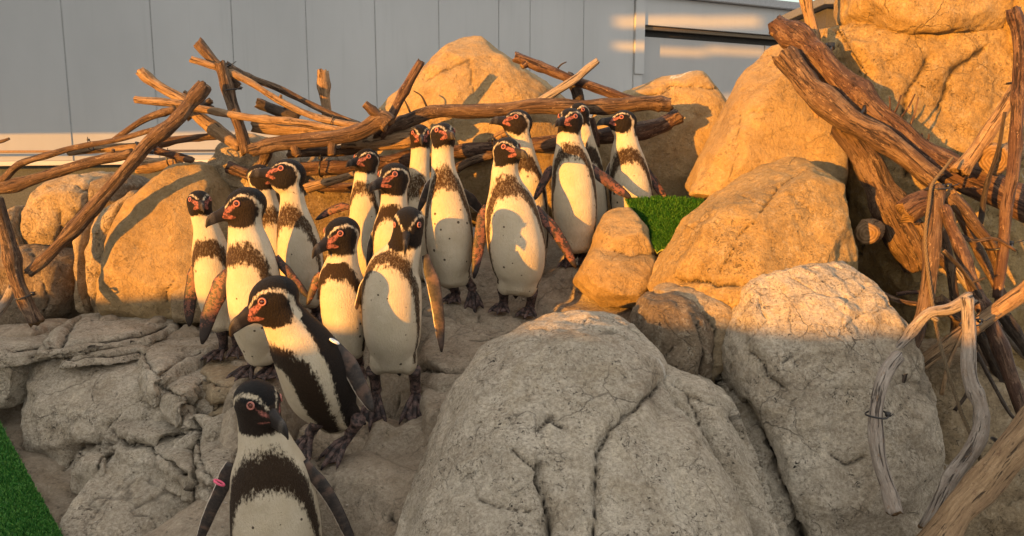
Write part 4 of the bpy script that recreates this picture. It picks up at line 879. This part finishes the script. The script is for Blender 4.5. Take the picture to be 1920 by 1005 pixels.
def penguin(label, Y, spine, head, yaw, flips, feet, brown=.25, band=(.69, .84), dY=None, widthk=1.0, bandtag=None, arch=(65, 80), pk=0.0, vox=.0058, pose_group='Humboldt penguins crowded on the rocks'):
    hx, hy, hr, hyaw, hpit, hroll = head
    k = len(spine); dY = dY or [0] * (k + 1)
    ctr = [P(q[0], q[1], Y + dY[i]) for i, q in enumerate(spine)]; hc = P(hx, hy, Y + dY[k]); m_ = pxm(Y); Rh = hr * m_ * 1.06
    hw = [q[2] * m_ * widthk for q in spine]
    X, Fh, Uh = headframe(hyaw, hpit, hroll)
    pts = ctr + [hc]; hws = hw + [Rh * .80]; n = 46
    cs = spline(pts, n); rad = spline([[w, 0, 0] for w in hws], n)[:, 0]
    # rounded bottom
    T0 = cs[0] - cs[2]; T0 /= np.linalg.norm(T0); ext = []
    rb = rad[0]
    for a in (80, 62, 45, 30, 15): ext.append((cs[0] + T0 * rb * .62 * math.sin(R(a)), rb * math.cos(R(a))))
    cs = np.vstack([[e[0] for e in ext], cs]); rad = np.concatenate([[e[1] for e in ext], rad]); n = len(cs)
    T = np.gradient(cs, axis=0); T /= np.linalg.norm(T, axis=1)[:, None]
    fy = R(yaw); front = np.array([-math.sin(fy), -math.cos(fy), 0.])
    Nn = front[None] - T * (T @ front)[:, None]; Nn /= np.linalg.norm(Nn, axis=1)[:, None]; Bn = np.cross(T, Nn)
    seg = 32; V = []
    arc = np.concatenate([[0], np.cumsum(np.linalg.norm(np.diff(cs, axis=0), axis=1))]); h = arc / (arc[-1] - Rh * .9)
    for i in range(n):
        bulge = 1 + .12 * math.exp(-((h[i] - .35) / .25) ** 2)
        for j in range(seg):
            a = 2 * math.pi * j / seg; ca, sa = math.cos(a), math.sin(a)
            V.append(cs[i] + Nn[i] * ca * rad[i] * (.92 * bulge if ca > 0 else .86) + Bn[i] * sa * rad[i])
    Fc = [(i * seg + j, i * seg + (j + 1) % seg, (i + 1) * seg + (j + 1) % seg, (i + 1) * seg + j) for i in range(n - 1) for j in range(seg)]
    Fc += [tuple(range(seg - 1, -1, -1)), tuple((n - 1) * seg + j for j in range(seg))]
    bm = bmesh.new(); vs = [bm.verts.new(tuple(v)) for v in V]
    for f in Fc: bm.faces.new([vs[i] for i in f])
    ax = (X, Fh, Uh)
    ellipsoid(bm, hc - Fh * Rh * .10 + Uh * Rh * .05, ax, (Rh * .90, Rh * 1.08, Rh * .93))
    ellipsoid(bm, hc + Fh * Rh * .55 - Uh * Rh * .16, ax, (Rh * .62, Rh * .66, Rh * .60))
    ellipsoid(bm, hc + Fh * Rh * .98 - Uh * Rh * .22, ax, (Rh * .34, Rh * .42, Rh * .36))
    ellipsoid(bm, hc - Uh * Rh * .45 + Fh * Rh * .05, ax, (Rh * .84, Rh * .88, Rh * .8))
    for ft in feet:   # thigh bulges
        hp = P(ft[0], ft[1], Y - .015); tr = min(hw[1], .09) * .46; up = T[6]; hp = hp * .45 + .55 * (cs[5] + Bn[5] * rad[6] * .48 * np.sign((hp - cs[5]) @ Bn[5]))
        ellipsoid(bm, hp + np.array([0, 0, tr * .55]), (Bn[6], Nn[6], up), (tr * .85, tr * .95, tr * 1.3), 2)
    bmesh.ops.recalc_face_normals(bm, faces=bm.faces)
    me = bpy.data.meshes.new('body'); bm.to_mesh(me); bm.free(); me = voxel(me, vox)
    v = lap(me, get_v(me), 4, .6)
    # pattern fields
    d = ((v[:, None, :] - cs[None]) ** 2).sum(2); ii = d.argmin(1); rel = v - cs[ii]
    along = (rel * T[ii]).sum(1); hh = (arc[ii] + along) / (arc[-1] - Rh * .9)
    th = np.degrees(np.arctan2((rel * Bn[ii]).sum(1), (rel * Nn[ii]).sum(1))); a = np.abs(th); hp_ = np.clip(hh, 0, 2)
    b0, b1 = band; pw = 3.2
    A1_ = arch[0] + 4 * np.sin(hh * 7); s1 = ((a / A1_) ** pw + (hp_ / b0) ** (pw * 1.5)) ** (1 / pw); s2 = ((a / arch[1]) ** pw + (hp_ / b1) ** (pw * 1.5)) ** (1 / pw)
    bnd = np.minimum(s1 - 1, 1 - s2) * .085
    bnd = np.where(hh < .08, -np.ones_like(bnd) * .02, bnd)
    ab = np.interp(hh, [0, .3, .75, .95, 1.3], [98, 96, 101, 114, 128]); bk = (a - ab) / 57.3 * .08
    bl = np.maximum(bnd, bk)
    tone = np.where(bnd > bk, np.clip(brown + .35, 0, 1), min(brown, .49))
    g = v - hc; L_ = np.stack([np.abs(g @ X) / .92, g @ Fh / 1.12, g @ Uh], 1) / Rh; ln = np.linalg.norm(L_, axis=1); q = L_ / (ln[:, None] + 1e-9)
    stripe = polydist(q, [(.20, .95, .22, .035), (.36, .80, .50, .045), (.60, .42, .69, .055), (.80, -.02, .60, .065), (.89, -.38, .25, .08), (.84, -.52, -.15, .10), (.70, -.42, -.60, .17), (.58, -.2, -.85, .25)])
    pink = polydist(q, [(.22, .97, .0, .15), (.46, .86, .08, .20), (.66, .68, .22, .15), (.76, .54, .33, .12)])
    pink = np.minimum(pink, polydist(q, [(.24, .95, -.22, .13), (.46, .82, -.32, .15), (.58, .72, -.38, .09)]))
    ey = np.array([.76, .52, .34]); ey /= np.linalg.norm(ey)
    pink = np.where(ln < 1.6, pink + pk + .03, 1)
    headblk = np.minimum(stripe * Rh, 1)                              # >0 outside stripe -> black
    side = L_[:, 2] + .30 * np.clip(-L_[:, 1], 0, 1)
    throat = (L_[:, 2] + .92 - .08 * np.cos(L_[:, 0] * 3)) * Rh        # >0 above the throat line
    inhead = (throat > 0) & (ln < 1.7)
    bl2 = np.where(inhead, np.minimum(headblk, np.maximum(throat, np.where(L_[:, 1] < -.55, bk, -1))), np.where(ln < 1.9, np.maximum(bk, -1), bl))
    near = np.clip((ln - 1.3) / .3, 0, 1); nothead = ~inhead & (ln < 1.6)
    blk = np.where(inhead, bl2, np.where(nothead, np.maximum(bk, throat), bl))
    tone = np.where(inhead | nothead, .12 + .15 * (rng.rand() > .7), tone)
    tone = np.where((ln < 1.5) & (L_[:, 2] > .35), .0, tone)
    belly = np.where((s1 < 1) & (hh > .05), (1 - s1) * .085, -.02); belly = np.where(ln < 2.0, -.02, belly)
    set_v(me, v)
    sd_ = rng.rand(3) * 20
    attr_v(me, 'mk', np.stack([blk, -pink * Rh, belly], 1)); attr_v(me, 'rest', v / m_ * .00175 + sd_); attr_f(me, 'tone', tone)
    me.materials.append(PLUM); me.polygons.foreach_set('use_smooth', np.ones(len(me.polygons), dtype=bool))
    base = np.mean([P(f[2], f[3], Y) for f in feet], 0) if feet else ctr[0]
    root = empty('penguin', base); tag(root, label, 'penguin', pose_group)
    link('body', me, root)
    # beak
    st = [(.90, .38, .28, -.16), (1.10, .40, .26, -.16), (1.30, .34, .22, -.19), (1.5, .30, .17, -.22), (1.72, .29, .145, -.25), (1.9, .25, .12, -.30), (2.06, .17, .075, -.40), (2.18, .05, .025, -.58)]
    V = []; rest = []; sg = 16
    for (y, hv, wv, zz) in st:
        for j in range(sg):
            a_ = 2 * math.pi * j / sg; cx, cz = math.cos(a_), math.sin(a_); cx = np.sign(cx) * abs(cx) ** .8
            groove = 1 - .22 * math.exp(-((cz + .25) / .16) ** 2) * (y < 2.1)
            l = np.array([cx * wv * groove * .95, y, zz + cz * hv * .92 + (0.05 if cz > 0 else 0)]); V.append(hc + (X * l[0] + Fh * l[1] + Uh * l[2]) * Rh); rest.append(l)
    Fc = [(i * sg + j, i * sg + (j + 1) % sg, (i + 1) * sg + (j + 1) % sg, (i + 1) * sg + j) for i in range(len(st) - 1) for j in range(sg)] + [tuple((len(st) - 1) * sg + j for j in range(sg)), tuple(range(sg - 1, -1, -1))]
    o = mesh_obj('beak', V, Fc, BILL, root); attr_v(o.data, 'rest', rest)
    # eyes
    for sgn in (-1, 1):
        e = np.array([sgn * ey[0] * .92, ey[1] * 1.02, ey[2] * .98]); c = hc + (X * e[0] + Fh * e[1] + Uh * e[2]) * Rh
        # nearest body surface point
        jn = ((v - c) ** 2).sum(1).argmin(); c = v[jn]
        nd = X * sgn * .86 + Fh * .42 + Uh * .22; nd /= np.linalg.norm(nd)
        bm = bmesh.new(); bmesh.ops.create_uvsphere(bm, u_segments=12, v_segments=8, radius=Rh * .105)
        for vv in bm.verts: vv.co = Vector(c - nd * Rh * .015) + vv.co
        me2 = bpy.data.meshes.new('eye'); bm.to_mesh(me2); bm.free(); me2.materials.append(EYE); eo = link('eye', me2, root)
        t1 = np.cross(nd, Uh); t1 /= np.linalg.norm(t1); t2 = np.cross(nd, t1)
        ring = [c + nd * Rh * .03 + (t1 * math.cos(x) + t2 * math.sin(x)) * Rh * .14 for x in np.linspace(0, 6.283, 17)]
        v2, f2, _ = tube_mesh(ring, [Rh * .04] * 17, 6); mesh_obj('eye_ring', v2, f2, RINGM, root)
    # flippers
    for fl in flips:
        fpts, wpx, under = fl[0], fl[1], fl[2]; dyt = fl[3] if len(fl) > 3 else 0.0; curl = fl[4] if len(fl) > 4 else 0.0
        kk = len(fpts); w = [P(q[0], q[1], Y + dyt * i / (kk - 1) - .0) for i, q in enumerate(fpts)]; c = spline(w, 16); Tn = np.gradient(c, axis=0); Tn /= np.linalg.norm(Tn, axis=1)[:, None]
        view = np.array([curl, -1., 0.15]); view /= np.linalg.norm(view); V = []; fa = []; rs = []; sg = 16
        for i in range(16):
            u = i / 15; wd = wpx * m_ * .5 * np.interp(u, [0, .1, .28, .45, .75, .92, 1], [.55, .74, 1.0, .94, .78, .50, .14]); tk = max(.004, wd * .24)
            nv = view - Tn[i] * (view @ Tn[i]); nv /= np.linalg.norm(nv); sv = np.cross(Tn[i], nv)
            # elbow step in the leading edge
            off = sv * wd * .18 * math.sin(min(1, u / .35) * math.pi)
            for j in range(sg):
                a_ = 2 * math.pi * j / sg; V.append(c[i] + off + sv * math.cos(a_) * wd + nv * math.sin(a_) * tk)
                fa.append((u, math.cos(a_), math.sin(a_) * (1 if under else -1))); rs.append(c[i] / m_ * .00175 + sv * math.cos(a_) * wd + sd_)
        Fc = [(i * sg + j, i * sg + (j + 1) % sg, (i + 1) * sg + (j + 1) % sg, (i + 1) * sg + j) for i in range(15) for j in range(sg)] + [tuple(range(sg - 1, -1, -1)), tuple(15 * sg + j for j in range(sg))]
        o = mesh_obj('flipper', V, Fc, FLIP, root); attr_v(o.data, 'fl', fa); attr_v(o.data, 'rest', rs)
    # feet
    for ft in feet:
        x0, y0, x1, y1, fyaw, fl_ = (list(ft) + [0, 1])[:6] if len(ft) < 6 else ft[:6]
        a = P(x0, y0 - 6, Y); g = P(x1, y1, Y)
        fw = np.array([-math.sin(R(fyaw)), -math.cos(R(fyaw)), 0]); tilt = ft[6] if len(ft) > 6 else 0; fw[2] = -math.tan(R(tilt)); fw /= np.linalg.norm(fw)
        rt = np.cross(fw, [0, 0, 1]); rt /= np.linalg.norm(rt); upv = np.cross(rt, fw)
        size = .095 * fl_; an = g - fw * size * .45 + upv * .018
        bm = bmesh.new()
        def addtube(pts_, rads_, sgs=8):
            v2, f2, _ = tube_mesh(pts_, rads_, sgs); q_ = [bm.verts.new(tuple(x)) for x in v2]
            for f in f2: bm.faces.new([q_[i] for i in f])
        addtube(spline([a, (a * .45 + an * .55) - fw * .006, an], 7), [.021, .020, .0185, .017, .0165, .016, .016], 12)
        ellipsoid(bm, an, (rt, fw, upv), (.018, .020, .014), 2)
        tips = []
        for sgl, ln_ in ((-.42, .92), (0.0, 1.08), (.42, .92)):
            dr = fw * math.cos(sgl) + rt * math.sin(sgl)
            p0 = an - upv * .008; p1 = an + dr * size * ln_ * .5 - upv * .004; p2 = an + dr * size * ln_ * .85 - upv * .013; p3 = an + dr * size * ln_ - upv * .016; p4 = an + dr * size * (ln_ + .16) - upv * .022
            addtube([p0, p1, p2, p3, p4], [.009, .0082, .0075, .006, .001], 8); tips.append((p1, p2, p3))
        for t0, t1_ in ((0, 1), (1, 2)):
            A_, B_ = tips[t0], tips[t1_]; q0 = an - upv * .012
            vv = [q0, A_[0], A_[1], A_[2] * .93 + q0 * .07, (A_[2] + B_[2]) * .46 + q0 * .08, B_[2] * .93 + q0 * .07, B_[1], B_[0]]
            tp = [bm.verts.new(tuple(x + upv * .001)) for x in vv]; bt = [bm.verts.new(tuple(x - upv * .004)) for x in vv]
            bm.faces.new(tp); bm.faces.new(bt[::-1])
            for i in range(8): bm.faces.new([tp[i], tp[(i + 1) % 8], bt[(i + 1) % 8], bt[i]])
        bmesh.ops.recalc_face_normals(bm, faces=bm.faces)
        me3 = bpy.data.meshes.new('foot'); bm.to_mesh(me3); bm.free(); me3.materials.append(FOOT)
        me3.polygons.foreach_set('use_smooth', np.ones(len(me3.polygons), dtype=bool)); link('foot', me3, root)
    # tail: short wedge behind
    tb = cs[4] - Nn[4] * rad[5] * .55; te_ = tb - Nn[4] * .055 - np.array([0, 0, .055])
    v2, f2, _ = tube_mesh(spline([tb + Nn[4] * .02, tb, te_], 6), [.03, .03, .027, .022, .015, .004], 10); v2 = np.array(v2)
    o = mesh_obj('tail', v2, f2, PLUM, root); attr_v(o.data, 'mk', np.tile([.05, -.05, -.05], (len(v2), 1))); attr_v(o.data, 'rest', v2); attr_f(o.data, 'tone', np.full(len(v2), .1))
    if bandtag:
        bx_, by_, col_, ang_ = bandtag; c = P(bx_, by_, Y - .03); t = np.array([math.cos(R(ang_)), 0, math.sin(R(ang_))]); u = np.cross(t, [0, 1, 0])
        v2, f2, _ = tube_mesh([c + (u * math.cos(x) * .013 + np.array([0, 1, 0]) * math.sin(x) * .007) for x in np.linspace(0, 6.283, 15)], [.0028] * 15, 6); mesh_obj('wing_band', v2, f2, simple('band', col_, .4), root)
    return root

penguin('nearest penguin, cut off by the bottom edge, with a broad black chest band', 1.80,
    [(522, 1125, 50), (522, 1062, 84), (519, 1000, 88), (513, 940, 84), (505, 880, 74), (498, 840, 56), (490, 808, 45)], (484, 757, 45, -50, 12, 0), -8,
    [([(432, 868), (420, 905), (392, 965), (366, 1035)], 30, False), ([(570, 864), (600, 905), (634, 960), (688, 1080)], 30, False)],
    [(495, 1125, 495, 1165, 5, 1), (555, 1125, 555, 1165, -5, 1)], .18, (.72, .90), bandtag=(411, 905, (.75, .12, .22), 60), pk=.06)
penguin('big brown-backed penguin bending forward to the left behind the nearest one', 2.10,
    [(630, 782, 42), (614, 742, 68), (594, 696, 74), (568, 650, 67), (543, 610, 52)], (511, 562, 42, 57, 22, 0), 60,
    [([(618, 636), (652, 680), (678, 730), (700, 772)], 36, False, -.03)],
    [(596, 795, 572, 838, 20, 1.0, 25), (672, 792, 640, 842, 45, 1.1, 30)], .14, (.74, .90), dY=[.10, .06, .02, 0, -.02, -.05], bandtag=(627, 640, (.75, .8, .85), 60), arch=(46, 84))
penguin('tall penguin on the left with a heavy dark beak in profile and long pink flipper', 2.42,
    [(488, 672, 26), (484, 625, 44), (479, 565, 51), (474, 505, 50), (467, 460, 41), (461, 428, 33)], (459, 386, 34, 56, 12, 0), 14,
    [([(430, 508), (412, 545), (392, 590), (379, 645)], 36, True, -.02), ([(518, 480), (548, 520), (584, 564)], 18, True)],
    [(470, 668, 462, 700, 10, 1), (505, 672, 506, 702, 0, 1)], .35, (.74, .88))
penguin('leftmost small-headed penguin standing against the egg-shaped boulder', 2.74,
    [(416, 606, 26), (408, 565, 34), (401, 515, 37), (395, 470, 34), (388, 432, 25), (380, 408, 21)], (374, 381, 24, -28, -2, 0), -5,
    [([(374, 488), (364, 528), (356, 565), (355, 612)], 30, True)],
    [(414, 622, 408, 668, 10, .95), (440, 622, 446, 662, -20, .95)], .35, (.66, .80), bandtag=(367, 499, (.25, .05, .04), 10))
penguin('tall upright penguin with a bright pink face looking left at centre left', 2.66,
    [(572, 560, 30), (568, 515, 40), (562, 465, 42), (555, 425, 36), (550, 390, 26), (547, 360, 22)], (538, 327, 29, 63, -11, 0), 8,
    [([(590, 450), (600, 490), (604, 530)], 16, False, .03)], [(560, 575, 558, 600, 0, 1), (588, 575, 588, 600, 0, 1)], .5, (.70, .88))
penguin('olive-cheeked penguin mostly hidden behind the tall pink-faced one', 2.86,
    [(528, 560, 24), (522, 510, 32), (516, 460, 32), (508, 415, 26), (500, 380, 21), (495, 358, 20)], (489, 332, 23, -72, 5, 0), -15, [], [(520, 575, 520, 600, 0, 1)], .6, (.70, .84))
penguin('short penguin with a jet-black breast band peering down to the left', 2.40,
    [(654, 655, 32), (650, 615, 42), (644, 565, 45), (640, 525, 43), (641, 500, 35), (643, 478, 28)], (640, 440, 32, 41, 15, 0), 5,
    [([(602, 512), (590, 535), (576, 572)], 18, True)], [(640, 668, 636, 700, 0, 1), (668, 668, 668, 700, 0, 1)], .12, (.76, .93))
penguin('small penguin at the back with glowing belly and one pink flipper lifted', 3.0,
    [(688, 505, 24), (686, 470, 30), (684, 430, 31), (684, 390, 30), (685, 358, 25), (686, 334, 22)], (687, 302, 23, 33, -4, 0), 4,
    [([(656, 388), (628, 392), (592, 412)], 17, True)], [(675, 520, 675, 545, 0, 1), (700, 520, 700, 545, 0, 1)], .55, (.80, .93))
penguin('shaded-face penguin with dark grey bill left of the face-on penguin', 2.70,
    [(748, 560, 30), (745, 515, 40), (741, 470, 42), (737, 430, 38), (738, 400, 29), (739, 374, 25)], (738, 335, 29, 37, 5, 0), 6,
    [([(708, 425), (694, 465), (690, 510)], 14, False)], [(735, 575, 735, 600, 0, 1), (760, 575, 760, 600, 0, 1)], .12, (.78, .92))
penguin('penguin facing the viewer head-on with its beak pointing down, flippers hanging', 2.35,
    [(738, 680, 34), (737, 640, 52), (735, 590, 57), (735, 540, 57), (740, 505, 50), (752, 480, 38), (760, 460, 31)], (766, 421, 31, 1, 27, 0), 4,
    [([(684, 522), (676, 545), (664, 590), (650, 632)], 11, False, .0, .8), ([(797, 478), (812, 530), (822, 590), (828, 660)], 27, False, -.02)],
    [(698, 698, 702, 762, 6, 1.15, 42), (776, 698, 779, 762, -4, 1.15, 42)], .4, (.80, .92), pk=.15)
penguin('penguin at the back craning its neck, head half behind a taller neighbour', 3.08,
    [(795, 510, 26), (792, 460, 32), (788, 410, 31), (785, 365, 27), (786, 325, 20), (788, 290, 18)], (788, 255, 21, -10, 6, 0), 5, [], [(795, 530, 795, 550, 0, 1)], .7, (.62, .80))
penguin('very tall slim penguin with a long white neck looking right of the viewer', 2.82,
    [(846, 522, 30), (845, 485, 42), (842, 440, 46), (839, 395, 42), (836, 355, 33), (832, 322, 24), (830, 292, 21)], (831, 254, 24, -27, -7, 0), -4,
    [([(812, 335), (797, 365), (784, 398)], 16, False, .02), ([(868, 358), (886, 378), (908, 402)], 22, False, .04)],
    [(846, 536, 850, 562, 10, .85), (872, 530, 886, 560, -15, .85, 50)], .6, (.72, .88))
penguin('penguin in the middle standing clear on the rock with both flippers spread', 2.75,
    [(970, 534, 34), (972, 510, 48), (970, 470, 55), (962, 420, 53), (956, 380, 46), (949, 345, 31), (947, 318, 25)], (951, 284, 26, -38, -3, 0), -3,
    [([(914, 385), (905, 420), (897, 465), (889, 522)], 26, True, -.03), ([(1004, 388), (1032, 422), (1058, 460), (1080, 503)], 23, True)],
    [(943, 548, 940, 580, 12, .9), (998, 552, 990, 588, 12, .9)], .5, (.77, .92))
penguin('red-faced penguin in profile to the left under the horizontal bough', 3.05,
    [(1002, 470, 26), (998, 430, 32), (995, 390, 33), (991, 345, 31), (984, 305, 25), (978, 268, 20)], (970, 230, 24, 63, -12, 0), 10, [], [(1000, 480, 1000, 500, 0, 1)], .3, (.72, .86))
penguin('broad-bodied right-of-centre penguin with its right flipper reaching over the turf', 2.95,
    [(1080, 458, 30), (1079, 430, 38), (1077, 390, 43), (1075, 340, 41), (1071, 300, 35), (1068, 272, 26), (1067, 255, 23)], (1069, 227, 24, 33, -3, 0), 4,
    [([(1036, 312), (1020, 340), (1001, 376)], 17, True), ([(1108, 312), (1146, 345), (1184, 372)], 22, True)],
    [(1066, 472, 1064, 497, 10, .8), (1098, 470, 1096, 492, -10, .8)], .4, (.80, .93))
penguin('penguin almost completely hidden, its crown just above the broad-bodied one', 3.14,
    [(1112, 450, 26), (1110, 400, 30), (1107, 350, 29), (1102, 305, 26), (1095, 265, 20), (1090, 240, 18)], (1085, 213, 20, 30, 4, 0), 0, [], [(1112, 465, 1112, 485, 0, 1)], .2)
penguin('rightmost penguin in profile with open white neck, mostly in shade', 3.12,
    [(1186, 440, 30), (1186, 400, 39), (1182, 355, 41), (1178, 315, 36), (1174, 282, 28), (1173, 256, 21)], (1168, 229, 22, 73, -9, 0), 6,
    [([(1150, 300), (1138, 330), (1128, 352)], 12, False), ([(1214, 318), (1232, 350), (1254, 382)], 17, True)], [(1175, 455, 1175, 478, 0, 1), (1198, 455, 1198, 478, 0, 1)], .35, (.74, .88))
